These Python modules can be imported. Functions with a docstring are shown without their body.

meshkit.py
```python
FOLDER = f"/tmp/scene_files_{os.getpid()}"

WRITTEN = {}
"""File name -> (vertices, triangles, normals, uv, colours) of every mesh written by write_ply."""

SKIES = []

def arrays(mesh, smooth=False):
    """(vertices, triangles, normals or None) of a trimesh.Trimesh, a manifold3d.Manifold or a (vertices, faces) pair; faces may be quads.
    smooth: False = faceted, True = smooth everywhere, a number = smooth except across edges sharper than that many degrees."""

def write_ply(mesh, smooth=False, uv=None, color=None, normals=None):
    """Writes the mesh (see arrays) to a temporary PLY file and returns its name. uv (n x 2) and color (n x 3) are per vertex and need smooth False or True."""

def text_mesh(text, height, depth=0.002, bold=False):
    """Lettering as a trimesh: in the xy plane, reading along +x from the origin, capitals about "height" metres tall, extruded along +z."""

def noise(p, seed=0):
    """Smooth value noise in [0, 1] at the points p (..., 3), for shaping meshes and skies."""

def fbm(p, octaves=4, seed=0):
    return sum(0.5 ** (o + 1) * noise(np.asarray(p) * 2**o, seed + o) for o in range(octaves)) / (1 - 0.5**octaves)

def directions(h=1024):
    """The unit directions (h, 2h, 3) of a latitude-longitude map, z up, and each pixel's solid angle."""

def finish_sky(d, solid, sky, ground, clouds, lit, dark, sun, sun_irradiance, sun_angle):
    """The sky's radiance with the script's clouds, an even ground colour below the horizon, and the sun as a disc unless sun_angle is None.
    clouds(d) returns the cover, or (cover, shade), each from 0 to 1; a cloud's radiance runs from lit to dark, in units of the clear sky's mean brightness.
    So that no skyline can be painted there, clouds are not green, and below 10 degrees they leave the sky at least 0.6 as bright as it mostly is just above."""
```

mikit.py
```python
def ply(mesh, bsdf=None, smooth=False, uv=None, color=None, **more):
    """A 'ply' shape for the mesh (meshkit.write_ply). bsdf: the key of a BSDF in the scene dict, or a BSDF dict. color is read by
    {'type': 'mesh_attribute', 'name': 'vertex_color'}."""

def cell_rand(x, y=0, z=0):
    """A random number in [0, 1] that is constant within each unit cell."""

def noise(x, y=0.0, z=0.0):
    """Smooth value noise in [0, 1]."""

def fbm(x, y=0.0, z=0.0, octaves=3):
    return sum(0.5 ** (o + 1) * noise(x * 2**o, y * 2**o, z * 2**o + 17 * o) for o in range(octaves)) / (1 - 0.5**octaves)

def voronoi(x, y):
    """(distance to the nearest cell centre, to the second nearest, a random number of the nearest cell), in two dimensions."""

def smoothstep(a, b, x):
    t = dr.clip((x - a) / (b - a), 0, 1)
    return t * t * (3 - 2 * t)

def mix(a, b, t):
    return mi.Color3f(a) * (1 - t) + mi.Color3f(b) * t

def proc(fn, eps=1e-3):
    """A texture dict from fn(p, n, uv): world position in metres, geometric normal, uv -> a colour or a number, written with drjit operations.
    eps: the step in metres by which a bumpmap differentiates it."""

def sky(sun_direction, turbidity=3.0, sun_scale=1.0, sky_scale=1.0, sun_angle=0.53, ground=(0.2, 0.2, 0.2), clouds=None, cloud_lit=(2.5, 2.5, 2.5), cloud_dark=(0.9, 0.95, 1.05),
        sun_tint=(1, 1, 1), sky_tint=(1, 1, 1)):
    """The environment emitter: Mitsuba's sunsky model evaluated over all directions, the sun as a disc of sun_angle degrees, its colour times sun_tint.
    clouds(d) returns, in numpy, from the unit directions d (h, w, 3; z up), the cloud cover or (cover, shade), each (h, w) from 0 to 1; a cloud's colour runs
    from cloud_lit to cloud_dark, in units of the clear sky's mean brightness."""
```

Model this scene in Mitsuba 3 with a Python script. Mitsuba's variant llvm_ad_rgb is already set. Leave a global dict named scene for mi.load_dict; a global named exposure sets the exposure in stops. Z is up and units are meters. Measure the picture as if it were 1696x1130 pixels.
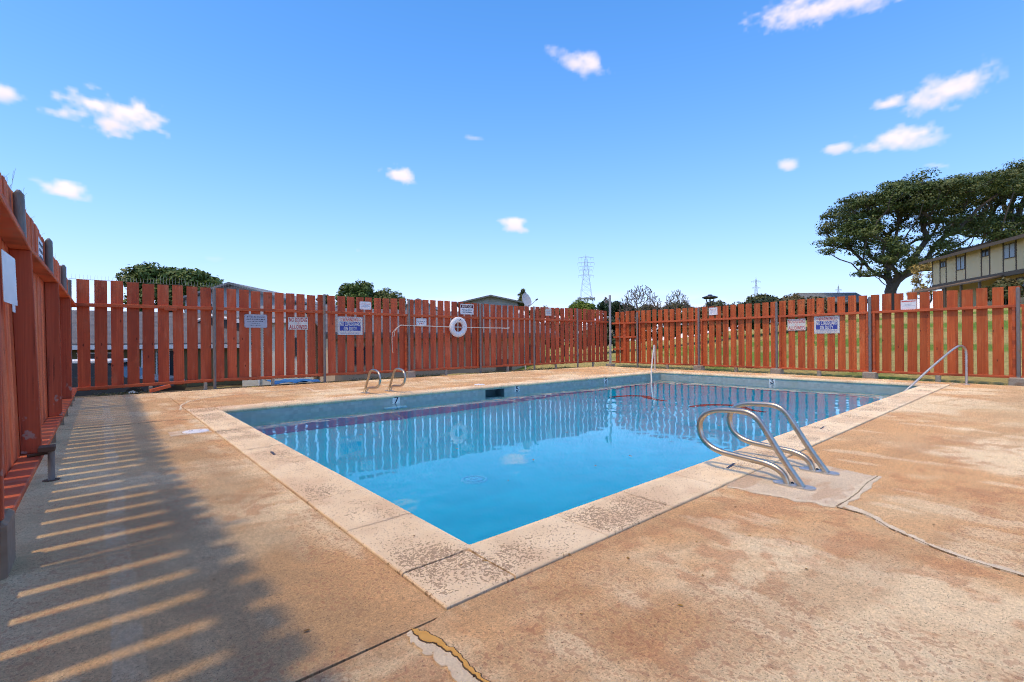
import math
import numpy as np
import trimesh
import drjit as dr
import mitsuba as mi
import mikit
import meshkit
from mikit import noise, fbm, voronoi, cell_rand, smoothstep, mix
from shapely.geometry import Polygon, LineString

T = mi.ScalarTransform4f
scene, labels = {}, {}
rng = np.random.default_rng(7)

# ------------------------------------------------------------------ camera, sky, exposure
EYE = [-1.4932, -2.0815, 1.1]
FWD = [0.65627, 0.75452, 0.0011527]
UP = [0.0047187, -0.005632, 0.999973]
scene['camera'] = {'type': 'perspective', 'fov': 94.535, 'fov_axis': 'x', 'near_clip': 0.05, 'far_clip': 9000.0,
                   'to_world': T().look_at(origin=EYE, target=[EYE[i] + FWD[i] for i in range(3)], up=UP)}
SUN_EL = math.radians(66)
SUN = [-math.cos(SUN_EL) * 0.998, -math.cos(SUN_EL) * 0.05, math.sin(SUN_EL)]

# azimuth, elevation, half width, half height (degrees), tilt, density
CLOUDS = [(89.4, 20.2, 4.6, 2.0, -6, 1.0), (92.3, 13.2, 2.3, 1.0, 0, 1.0), (62.35, 18.9, 2.3, 1.15, 10, .95), (40.2, 30.0, 3.7, 1.3, 22, .9), (48.4, 13.7, 2.2, 1.0, 6, .9),
          (6.0, 20.9, 3.8, 1.7, -4, 1.05), (9.5, 17.8, 3.2, 1.45, 6, 1.05), (18.6, 17.6, 1.35, .75, 8, .8), (14.4, 18.3, 1.4, .6, 8, .75), (10.1, 21.2, 1.5, .8, 0, .95),
          (15.0, 30.3, 6.5, 1.6, 4, .95), (96.2, 20.0, 1.5, .9, 0, .9), (81, 8.6, 3.2, .8, -6, .4), (67, 10.5, 1.0, .6, 0, .4), (53.2, 23.2, 1.4, .35, 4, .4),
          (7, 15.2, 1.6, .35, 20, .4), (66, 37, 2.5, 1.6, 40, .28), (25, 5.2, 4, .8, 3, .35), (33, 5.0, 3, .7, 0, .5), (70, 36, 3, 1, 0, .2), (200, 35, 14, 5, 5, .8),
          (150, 28, 10, 4, -5, .8), (270, 30, 12, 4, 8, .8), (320, 40, 10, 4, -8, .7), (120, 50, 9, 4, 10, .6), (50, 60, 8, 5, 10, .5), (240, 55, 8, 4, -10, .5)]


def clouds(d):
    x, y, z = d[..., 0], d[..., 1], d[..., 2]
    az, el = np.degrees(np.arctan2(y, x)), np.degrees(np.arcsin(np.clip(z, -1, 1)))
    cover, shade = np.zeros_like(az), np.zeros_like(az)
    for i, (a, e, w, h, t, dens) in enumerate(CLOUDS):
        da = (az - a + 180) % 360 - 180
        da = da * math.cos(math.radians(e))
        de = el - e
        m = (np.abs(da) < 3 * w) & (np.abs(de) < 3 * w)
        if not m.any():
            continue
        c, s = math.cos(math.radians(t)), math.sin(math.radians(t))
        u, v = (da[m] * c + de[m] * s) / (1.04 * w), (-da[m] * s + de[m] * c) / (1.2 * h)
        q = np.stack([da[m] * .62, de[m] * .95, np.full(u.shape, i * 7.3)], -1)
        n = meshkit.fbm(q * 1.5, 6, i)
        n2 = meshkit.fbm(q * .35 + 40, 2, i)
        v = np.where(v < 0, v * 1.35, v)
        f = (1.0 - np.sqrt(u * u + v * v)) + 1.35 * (n - .5) + .45 * (n2 - .5)
        f = f * np.clip((2.0 - np.maximum(np.abs(u), np.abs(v))) / .6, 0, 1)
        k = np.clip((f + .06) / 1.0, 0, 1)
        k = k * k * (3 - 2 * k) * min(dens, 1)
        cover[m] = np.maximum(cover[m], k)
        shade[m] = np.maximum(shade[m], np.clip(.30 - .6 * v, 0, .9) * np.clip(k * 1.6 - .3, 0, 1))
    # thin whitish veil with faint cumulus banks low over the horizon, all the way round
    q = np.stack([az * .16, el * .7, az * 0], -1)
    band = np.clip((meshkit.fbm(q, 5, 91) - .44) * 3.2, 0, 1) * np.clip((6.0 - el) / 3.5, 0, 1) * np.clip((el + 2) / 3, 0, 1)
    veil = .44 * np.exp(-np.clip(el, 0, 90) / 6.5) + .42 * np.exp(-np.clip(el, 0, 90) / 12.5)
    # wide whitish aureole round the sun, out of view, added to fill shadows
    ang = np.degrees(np.arccos(np.clip(d @ np.asarray(SUN), -1, 1)))
    veil = veil + .95 * np.exp(-(ang / 30) ** 2)
    cover = np.maximum(cover, np.clip(veil + .5 * band, 0, 1))
    return cover, shade


scene['sky'] = mikit.sky(SUN, turbidity=2.2, sun_scale=0.37, sky_scale=2.5, sun_angle=2.2, clouds=clouds, cloud_lit=(2.12, 1.84, 1.92), cloud_dark=(1.50, 1.42, 1.46),
                         sky_tint=(.30, .68, .93), sun_tint=(1.0, .88, .66), ground=(.2, .17, .13))
exposure = 1.83


# ------------------------------------------------------------------ helpers
def put(key, mesh, bsdf, smooth=False, **more):
    assert key not in scene, key
    scene[key] = mikit.ply(mesh, 'mat_' + bsdf, smooth=smooth, **more)
    return key


_used = {}


def numbered(key):
    n = _used.get(key, 0)
    _used[key] = n + 1
    return key if n == 0 else f'{key}_{n:03d}'


def thing(name, label, category, group=None, mesh=None, bsdf=None, smooth=False):
    key = numbered(name)
    labels[key] = {'label': label, 'category': category}
    if group:
        labels[key]['group'] = group
    if mesh is not None:
        put(key, mesh, bsdf, smooth)
    return key


def part(parent, name, mesh, bsdf, smooth=False, label=None, stuff=False):
    key = numbered(f'{parent}__{name}')
    put(key, mesh, bsdf, smooth)
    if label or stuff:
        labels[key] = {}
        if label:
            labels[key]['label'] = label
        if stuff:
            labels[key]['kind'] = 'stuff'
    return key


def structure(name, label=None):
    key = numbered(name)
    labels[key] = {'kind': 'structure', 'label': label or name.replace('_', ' '), 'category': name.replace('_', ' ')}
    return key


def cat(*ms):
    vs, fs, o = [], [], 0
    for v, f in ms:
        v, f = np.asarray(v, float), np.asarray(f, int)
        vs.append(v)
        fs.append(f + o)
        o += len(v)
    return np.vstack(vs), np.vstack(fs)


def vf(tm):
    return np.array(tm.vertices), np.array(tm.faces)


def _chamfer_topology():
    V, tag = [], []
    for sx in (-1, 1):
        for sy in (-1, 1):
            for sz in (-1, 1):
                for a in range(3):
                    s = np.array([sx, sy, sz], float)
                    p = s * .9
                    p[a] = s[a]
                    V.append(p)
                    tag.append((s, a))
    h = trimesh.Trimesh(V, trimesh.convex.convex_hull(np.array(V)).faces, process=False)
    hull = trimesh.convex.convex_hull(np.array(V))
    # map hull vertices to our order
    idx = [int(np.argmin(((np.array(V) - p) ** 2).sum(1))) for p in hull.vertices]
    f = np.array([[idx[i] for i in t] for t in hull.faces])
    return tag, f


_TAG, _CF = _chamfer_topology()
_SG = np.array([t[0] for t in _TAG])
_OH = np.eye(3)[[t[1] for t in _TAG]]


def box(c, s, ch=0.0, rz=0.0, m=None):
    """box centred c, full size s, chamfer ch, turned rz radians about z (or by the 3x3 m)"""
    s = np.asarray(s, float) / 2
    if ch <= 0:
        v = np.array([[x, y, z] for x in (-1, 1) for y in (-1, 1) for z in (-1, 1)], float) * s
        f = np.array([[0, 1, 3], [0, 3, 2], [4, 6, 7], [4, 7, 5], [0, 4, 5], [0, 5, 1], [2, 3, 7], [2, 7, 6], [0, 2, 6], [0, 6, 4], [1, 5, 7], [1, 7, 3]])
    else:
        v = _SG * (s - ch * (1 - _OH))
        f = _CF
    if rz:
        cz, sz = math.cos(rz), math.sin(rz)
        m = np.array([[cz, -sz, 0], [sz, cz, 0], [0, 0, 1]])
    if m is not None:
        v = v @ np.asarray(m).T
    return v + np.asarray(c, float), f


def box2(a, b, ch=0.0):
    a, b = np.asarray(a, float), np.asarray(b, float)
    return box((a + b) / 2, np.abs(b - a), ch)


def tube(path, r, n=10, caps=True):
    P = np.asarray(path, float)
    k = len(P)
    r = np.broadcast_to(np.asarray(r, float), (k,))
    t = np.gradient(P, axis=0)
    t /= np.linalg.norm(t, axis=1, keepdims=True) + 1e-12
    ref = np.array([0, 0, 1.0]) if abs(t[0, 2]) < .9 else np.array([1.0, 0, 0])
    x = np.cross(ref, t[0])
    x /= np.linalg.norm(x)
    a = np.arange(n) * 2 * math.pi / n
    V = []
    for i in range(k):
        x = x - t[i] * (x @ t[i])
        x /= np.linalg.norm(x) + 1e-12
        y = np.cross(t[i], x)
        V.append(P[i] + r[i] * (np.cos(a)[:, None] * x + np.sin(a)[:, None] * y))
    V = np.vstack(V)
    F = []
    j = np.arange(n)
    for i in range(k - 1):
        A, B = i * n + j, i * n + (j + 1) % n
        F.append(np.stack([A, B, B + n], 1))
        F.append(np.stack([A, B + n, A + n], 1))
    F = np.vstack(F)
    if caps:
        V = np.vstack([V, P[:1], P[-1:]])
        c0, c1 = len(V) - 2, len(V) - 1
        F = np.vstack([F, np.stack([(j + 1) % n, j, j * 0 + c0], 1), np.stack([(k - 1) * n + j, (k - 1) * n + (j + 1) % n, j * 0 + c1], 1)])
    return V, F


def spline(pts, n=6):
    P = np.asarray(pts, float)
    P2 = np.vstack([2 * P[0] - P[1], P, 2 * P[-1] - P[-2]])
    out = []
    for i in range(len(P) - 1):
        p0, p1, p2, p3 = P2[i:i + 4]
        for t in np.arange(n) / n:
            out.append(.5 * (2 * p1 + (p2 - p0) * t + (2 * p0 - 5 * p1 + 4 * p2 - p3) * t * t + (3 * p1 - p0 - 3 * p2 + p3) * t ** 3))
    out.append(P[-1])
    return np.array(out)


def lathe(profile, n=32, c=(0, 0, 0), scale=(1, 1, 1)):
    pr = np.asarray(profile, float)
    a = np.arange(n) * 2 * math.pi / n
    V = np.vstack([np.stack([p[0] * np.cos(a), p[0] * np.sin(a), np.full(n, p[1])], 1) for p in pr]) * np.asarray(scale) + np.asarray(c, float)
    F = []
    j = np.arange(n)
    for i in range(len(pr) - 1):
        A, B = i * n + j, i * n + (j + 1) % n
        F += [np.stack([A, B, B + n], 1), np.stack([A, B + n, A + n], 1)]
    return V, np.vstack(F)


def torus(c, R, r, axis, n=48, m=20, squash=1.0):
    """ring round c with the given axis"""
    axis = np.asarray(axis, float)
    axis /= np.linalg.norm(axis)
    x = np.cross([0, 0, 1.0] if abs(axis[2]) < .99 else [0, 1.0, 0], axis)
    x /= np.linalg.norm(x)
    y = np.cross(axis, x)
    a, b = np.meshgrid(np.arange(n) * 2 * math.pi / n, np.arange(m) * 2 * math.pi / m, indexing='ij')
    V = (np.asarray(c) + (R + r * np.cos(b))[..., None] * (np.cos(a)[..., None] * x + np.sin(a)[..., None] * y) + (squash * r * np.sin(b))[..., None] * axis).reshape(-1, 3)
    i, j = np.meshgrid(np.arange(n), np.arange(m), indexing='ij')
    A, B, C, D = (i * m + j).ravel(), (((i + 1) % n) * m + j).ravel(), (((i + 1) % n) * m + (j + 1) % m).ravel(), (i * m + (j + 1) % m).ravel()
    return V, np.vstack([np.stack([A, B, C], 1), np.stack([A, C, D], 1)])


def extrude(poly, z0, z1):
    """shapely polygon -> prism between z0 and z1"""
    tm = trimesh.creation.extrude_polygon(poly, z1 - z0, engine='earcut')
    v, f = vf(tm)
    v[:, 2] += z0
    return v, f


def xf(mesh, m, o):
    """mesh placed by the 3x3 whose columns are the images of x,y,z, then moved to o"""
    v, f = mesh
    m = np.asarray(m, float)
    v = np.asarray(v) @ m.T + np.asarray(o)
    return v, (f[:, ::-1] if np.linalg.det(m) < 0 else f)


def sweep_profile(profile, a, b, across, up=(0, 0, 1)):
    """closed 2D profile (across, up) swept from a to b"""
    pr = np.asarray(profile, float)
    a, b, across, up = (np.asarray(q, float) for q in (a, b, across, up))
    n = len(pr)
    off = pr[:, :1] * across + pr[:, 1:] * up
    V = np.vstack([a + off, b + off])
    j = np.arange(n)
    F = np.vstack([np.stack([j, (j + 1) % n, (j + 1) % n + n], 1), np.stack([j, (j + 1) % n + n, j + n], 1)])
    poly = trimesh.creation.triangulate_polygon(Polygon(pr), engine='earcut')
    pv, pf = np.asarray(poly[0]), np.asarray(poly[1])
    idx = np.array([int(np.argmin(((pr - q) ** 2).sum(1))) for q in pv])
    cap = idx[pf]
    V2 = V.copy()
    F2 = np.vstack([F, cap[:, ::-1], cap + n])
    tm = trimesh.Trimesh(V2, F2, process=False)
    trimesh.repair.fix_normals(tm)
    return np.array(tm.vertices), np.array(tm.faces)


# ------------------------------------------------------------------ materials
def M(key, d):
    scene['mat_' + key] = d
    return key


def rgb(*c):
    return {'type': 'rgb', 'value': list(c)}


def plain(key, c, rough=.6, spec=.4, metallic=0.0, two=True):
    b = {'type': 'principled', 'base_color': rgb(*c) if isinstance(c, tuple) else c, 'roughness': rough, 'specular': spec, 'metallic': metallic}
    return M(key, {'type': 'twosided', 'b': b} if two else b)


def bumped(key, color_fn, bump_fn, scale, rough=.8, spec=.3, eps=1e-3):
    b = {'type': 'principled', 'base_color': mikit.proc(color_fn), 'roughness': rough, 'specular': spec}
    return M(key, {'type': 'twosided', 'b': {'type': 'bumpmap', 'arbitrary': mikit.proc(bump_fn, eps), 'scale': scale, 'bsdf': b}})


def proc_mat(key, color_fn, rough=.8, spec=.3):
    return M(key, {'type': 'twosided', 'b': {'type': 'principled', 'base_color': mikit.proc(color_fn), 'roughness': rough, 'specular': spec}})


PITCH = .275


def wood_fn(along, light_tint=(1.18, 1.02, .95)):
    def fn(p, n, uv):
        s = along(p)
        k = dr.floor(s / PITCH)
        r1, r2 = cell_rand(k, 3), cell_rand(k, 11)
        z = p.z + r1 * 7
        grain = noise(s * 95 + 3 * noise(z * .8, s * 6), z * 1.6, r2 * 9)
        fine = noise(s * 330, z * 7, 2.0)
        stain = fbm(s * 5, z * .9, 4.0, 4)
        wear = smoothstep(.60, .78, fbm(s * 11, z * 2.4, 8.0, 4))
        a = mix((.40, .082, .036), (.52, .135, .058), grain)
        a = mix(a, (.29, .055, .030), .55 * smoothstep(.45, .75, stain))
        a = mix(a, (.54, .20, .11), .40 * wear)
        a = a * mi.Color3f(light_tint) * (.79 + .36 * r1) * (.90 + .10 * smoothstep(.1, .5, p.z)) * (.88 + .2 * fine)
        # knots and nail heads
        d1, d2, w = voronoi(s * 3.1 + r2 * 20, p.z * 1.15)
        a = mix(a, (.06, .02, .015), .75 * (1 - smoothstep(.022, .05, d1)) * smoothstep(.35, .4, w))
        return a
    return fn


def wood_bump(along):
    def fn(p, n, uv):
        s = along(p)
        return noise(s * 95 + 3 * noise(p.z * .8, s * 6), p.z * 1.6, 1.0) + .5 * noise(s * 260, p.z * 9, p.x * 3)
    return fn


OFF_B, OFF_R, OFF_L = .10, .05, .02
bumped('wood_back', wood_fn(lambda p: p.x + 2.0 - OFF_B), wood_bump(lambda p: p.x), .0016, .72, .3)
bumped('wood_right', wood_fn(lambda p: 10.94 - p.y - OFF_R, (1.17, 1.10, .74)), wood_bump(lambda p: p.y), .0016, .72, .3)  # same stain as the back fence, sun warmth put into its colour
bumped('wood_left', wood_fn(lambda p: 11.4 - p.y - OFF_L, (1.45, 1.35, 1.15)), wood_bump(lambda p: p.y), .0016, .72, .3)  # same stain, brightened in colour because this fence stands in shade


def rail_fn(p, n, uv):
    g = noise(p.z * 120, (p.x + p.y) * 3.0, 1.0)
    st = fbm(p.x * 2.2, p.y * 2.2, p.z * 6, 4)
    a = mix((.47, .088, .034), (.60, .145, .054), g)
    a = mix(a, (.20, .045, .025), .6 * smoothstep(.5, .75, st))
    return mix(a, (.42, .17, .10), .35 * smoothstep(.62, .74, fbm(p.x * 9, p.y * 9, p.z * 9, 3)))


proc_mat('wood_rail', rail_fn, .7, .3)


def dark_wood_fn(p, n, uv):
    g = noise((p.x + p.y) * 90, p.z * 2.5, 1.0)
    scuff = smoothstep(.63, .70, fbm(p.x * 25, p.y * 25, p.z * 14, 4)) * (1 - smoothstep(.35, .7, p.z))
    g2 = noise((p.x + p.y) * 260 + 4 * noise(p.z * 2.0, (p.x + p.y) * 9), p.z * 1.2, 4.0)
    a = mix((.34, .060, .030), (.54, .118, .052), .55 * g + .45 * g2)
    a = mix(a, (.12, .035, .022), .6 * smoothstep(.66, .80, fbm((p.x + p.y) * 40, p.z * 1.3, 6.0, 3)))
    return mix(a, (.38, .28, .24), .8 * scuff)


proc_mat('wood_post', dark_wood_fn, .7, .3)


def galv_fn(p, n, uv):
    a = mix((.15, .14, .13), (.25, .232, .215), fbm(p.x * 30, p.y * 30, p.z * 12, 3))
    return mix(a, (.24, .13, .07), .7 * smoothstep(.62, .75, fbm(p.x * 14, p.y * 14, p.z * 3, 4)))


M('galvanized', {'type': 'twosided', 'b': {'type': 'principled', 'base_color': mikit.proc(galv_fn), 'roughness': .5, 'metallic': .1, 'specular': .4}})
M('stainless', {'type': 'twosided', 'b': {'type': 'principled', 'base_color': mikit.proc(lambda p, n, uv: mix((.52, .45, .35), (.70, .63, .52), fbm(p.x * 8, p.y * 8, p.z * 22, 3))),  # warm base carries the deck's reflection in the metal's colour
                                           'roughness': mikit.proc(lambda p, n, uv: .24 + .14 * fbm(p.x * 40, p.y * 40, p.z * 40, 2)), 'metallic': 1.0}})
M('satin_steel', {'type': 'twosided', 'b': {'type': 'principled', 'base_color': mikit.proc(lambda p, n, uv: mix((.52, .51, .47), (.70, .68, .64), noise(p.x * 60, p.y * 60, p.z * 60))), 'roughness': .42, 'metallic': .8}})


def aggregate(p, n, uv):
    q = fbm(p.x * 60, p.y * 60, p.z * 60, 3)
    a = mix((.28, .24, .19), (.50, .43, .34), q)
    return mix(a, (.30, .17, .10), .6 * smoothstep(.52, .7, fbm(p.x * 6, p.y * 6, p.z * 9, 3)))


bumped('footing_concrete', aggregate, lambda p, n, uv: fbm(p.x * 90, p.y * 90, p.z * 90, 3), .006, .9, .2)

bumped('footing_shaded', lambda p, n, uv: mix((.20, .135, .09), (.30, .215, .15), fbm(p.x * 25, p.y * 25, p.z * 25, 4)), lambda p, n, uv: fbm(p.x * 90, p.y * 90, p.z * 90, 3), .003, .9, .2)  # darker copy of the footing concrete, shade put into its colour
PL, PW, CW = 13.276, 7.014, .4245       # pool length, width, coping width


def deck_fn(p, n, uv):
    x, y = p.x, p.y
    big = fbm(x * .55 + 3, y * .55, 1.0, 4)
    med = fbm(x * 1.7 + 1.3 * fbm(x * .9, y * .9, 6.0, 2), y * 1.7, 2.0, 5)
    streak = fbm(x * 3.2 + y * 2.4, (y * .75 - x * .65) * .9, 3.0, 4)
    bl = fbm(x * 9 + 2 * noise(x * 3, y * 3), y * 9, 5.0, 5)
    fine = noise(x * 170, y * 170, 1.0)
    grit = noise(x * 420, y * 420, 2.0)
    a = mix((.43, .29, .180), (.56, .41, .275), med)
    # iron-orange staining, strongest in a band around the pool
    dpool = dr.maximum(dr.maximum(-x, x - PL), dr.maximum(-y, y - PW)) - CW
    ring = 1 - smoothstep(.1, 1.6, dpool + 1.0 * (big - .5))
    orange = smoothstep(.40, .66, .55 * big + .45 * streak + .14 * ring)
    a = mix(a, (.50, .275, .135), .56 * orange)
    # pale worn areas
    a = mix(a, (.64, .53, .40), .85 * smoothstep(.47, .66, fbm(x * 1.1 + 9, y * 1.1 + 4, 7.0, 5) + .10 * (streak - .5)))
    # red-brown blotches of old coating
    a = mix(a, (.40, .20, .115), .55 * smoothstep(.55, .66, bl * .55 + .45 * fbm(x * 1.3 + 5, y * 1.3, 9.0, 3)))
    # thin drawn-out washes running away from the pool, and pale efflorescence
    w2 = fbm(x * 1.1 + y * 4.5, y * 1.1 - x * .3, 12.0, 4)
    a = mix(a, (.36, .22, .13), .42 * smoothstep(.56, .70, w2))
    a = mix(a, (.66, .57, .45), .38 * smoothstep(.60, .74, fbm(x * 5 + 3, y * 2.2, 14.0, 4)))
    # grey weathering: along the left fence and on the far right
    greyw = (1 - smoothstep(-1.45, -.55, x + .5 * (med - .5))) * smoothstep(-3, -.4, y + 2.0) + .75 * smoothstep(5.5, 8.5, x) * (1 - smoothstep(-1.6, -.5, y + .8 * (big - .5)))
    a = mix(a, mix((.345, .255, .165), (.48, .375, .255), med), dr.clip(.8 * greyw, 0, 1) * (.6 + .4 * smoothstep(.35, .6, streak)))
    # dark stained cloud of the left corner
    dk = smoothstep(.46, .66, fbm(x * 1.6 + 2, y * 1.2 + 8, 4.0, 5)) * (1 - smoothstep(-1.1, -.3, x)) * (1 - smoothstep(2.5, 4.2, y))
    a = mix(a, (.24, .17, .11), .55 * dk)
    dirt = smoothstep(-1.75, -1.0, x + .35 * (big - .5)) * (1 - smoothstep(-.75, -.44, x + .25 * (med - .5))) * smoothstep(-1.6, .2, y) * (1 - smoothstep(4.0, 6.5, y))  # dirt, kept off the fence strip so the shadow there stays lighter
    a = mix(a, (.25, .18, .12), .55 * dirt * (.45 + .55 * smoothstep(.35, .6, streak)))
    # old sealed seam along the left side
    e = .03 * (noise(y * 3.0, 4.0) - .5) + .012 * (noise(y * 21.0, 9.0) - .5)
    seam = smoothstep(-1.475, -1.468, x + e) * (1 - smoothstep(-1.385, -1.372, x + e))
    a = mix(a, (.44, .39, .33), .45 * seam * (.35 + .65 * smoothstep(.35, .6, fbm(x * 12, y * 4, 2.0, 3))))
    g3 = noise(x * 75, y * 75, 5.0)
    a = a * mi.Color3f(1.28, 1.22, .985)
    a = a * (.78 + .30 * fine) * (.82 + .32 * grit) * (.89 + .20 * g3)
    a = mix(a, (.30, .13, .07), .45 * smoothstep(.60, .75, g3) * smoothstep(.45, .6, fbm(x * 2.1 + 4, y * 2.1, 2.0, 3)))
    # dark pits
    a = mix(a, (.12, .085, .06), .55 * smoothstep(.80, .90, noise(x * 210, y * 210, 7.0)))
    return a


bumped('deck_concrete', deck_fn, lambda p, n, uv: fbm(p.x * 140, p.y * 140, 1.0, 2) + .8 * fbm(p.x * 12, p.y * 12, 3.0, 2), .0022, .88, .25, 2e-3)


def coping_fn(p, n, uv):
    x, y = p.x, p.y
    d = dr.maximum(dr.maximum(-x, x - PL), dr.maximum(-y, y - PW))       # distance outwards from the pool edge
    st = cell_rand(dr.floor(x / .683), dr.floor(y / .693), 5)
    cream = mix((.72, .54, .33), (.86, .69, .45), fbm(x * 7, y * 7, 2.0, 4))
    cream = mix(cream, (.58, .38, .22), .45 * smoothstep(.48, .70, fbm(x * 2.3 + 7, y * 2.3, 1.0, 4)))
    edge = (1 - smoothstep(.03, .13, d)) + smoothstep(.34, .43, d) * .7
    dens = fbm(x * 3.4 + 2, y * 3.4, 6.0, 3) * .78 + .18 * st - .26 * edge
    v = .62 * noise(x * 115, y * 115, 1.0) + .38 * noise(x * 230, y * 230, 3.0)
    th = .76 - .34 * smoothstep(.26, .72, dens)
    sp = smoothstep(th, th + .06, v)
    a = mix(cream, mix((.26, .165, .095), (.38, .25, .155), noise(x * 60, y * 60, 4.0)), .80 * sp)
    return a * (.90 + .16 * noise(x * 300, y * 300, 8.0))


bumped('coping_stone', coping_fn, lambda p, n, uv: fbm(p.x * 110, p.y * 110, p.z * 50, 2), .003, .85, .25, 2e-3)

bumped('patch_concrete', lambda p, n, uv: mix(mix((.52, .41, .27), (.68, .56, .40), fbm(p.x * 5, p.y * 5, 1.0, 4)), (.46, .29, .17), .55 * smoothstep(.52, .66, fbm(p.x * 3 + p.y, p.y * 8, 3.0, 4))) * (.82 + .3 * noise(p.x * 170, p.y * 170, 1.0)),
       lambda p, n, uv: fbm(p.x * 140, p.y * 140, 1.0, 2), .002, .9, .2, 2e-3)
proc_mat('filler_white', lambda p, n, uv: mix((.58, .47, .32), (.74, .63, .45), fbm(p.x * 20, p.y * 20, 1.0, 4)) * (.85 + .2 * noise(p.x * 190, p.y * 190, 1.0)), .9, .2)
proc_mat('filler_yellow', lambda p, n, uv: mix((.55, .28, .045), (.66, .37, .08), fbm(p.x * 40, p.y * 40, 1.0, 3)), .55, .4)
proc_mat('crack_brown', lambda p, n, uv: mix((.16, .11, .07), (.30, .22, .14), fbm(p.x * 60, p.y * 60, 1.0, 3)), .95, .1)
proc_mat('joint_dark', lambda p, n, uv: mix((.05, .036, .025), (.14, .10, .07), fbm(p.x * 60, p.y * 60, 1.0, 3)), .95, .1)


def plaster_fn(p, n, uv):
    a = mix((.001, .27, .43), (.003, .35, .52), .6 * fbm(p.x * .5, p.y * .5, p.z * .5, 4) + .4 * smoothstep(.3, .7, fbm(p.x * 2.6 + 2 * noise(p.x, p.y), p.y * 2.6, p.z * 2.6, 3)))
    return a * (.97 + .06 * noise(p.x * 9, p.y * 9, p.z * 9))


proc_mat('pool_plaster', plaster_fn, .9, .1)


def tile_fn(p, n, uv):
    s = dr.select(dr.abs(n.x) > .5, p.y, p.x)
    u, w = s / .0762, (p.z + .045) / .0762
    fu, fw = u - dr.floor(u), w - dr.floor(w)
    g = dr.maximum(dr.abs(fu - .5), dr.abs(fw - .5))
    r = cell_rand(dr.floor(u), dr.floor(w), 3)
    a = mix((.34, .37, .34), (.44, .47, .43), r) * (.90 + .14 * fbm(s * 30, p.z * 30, 1.0, 3))
    a = mix(a, (.36, .38, .35), .7 * smoothstep(.455, .48, g))
    return mix(a, (.36, .38, .30), .5 * smoothstep(.5, .7, fbm(s * 2.5, p.z * 9, 5.0, 3)))


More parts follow.
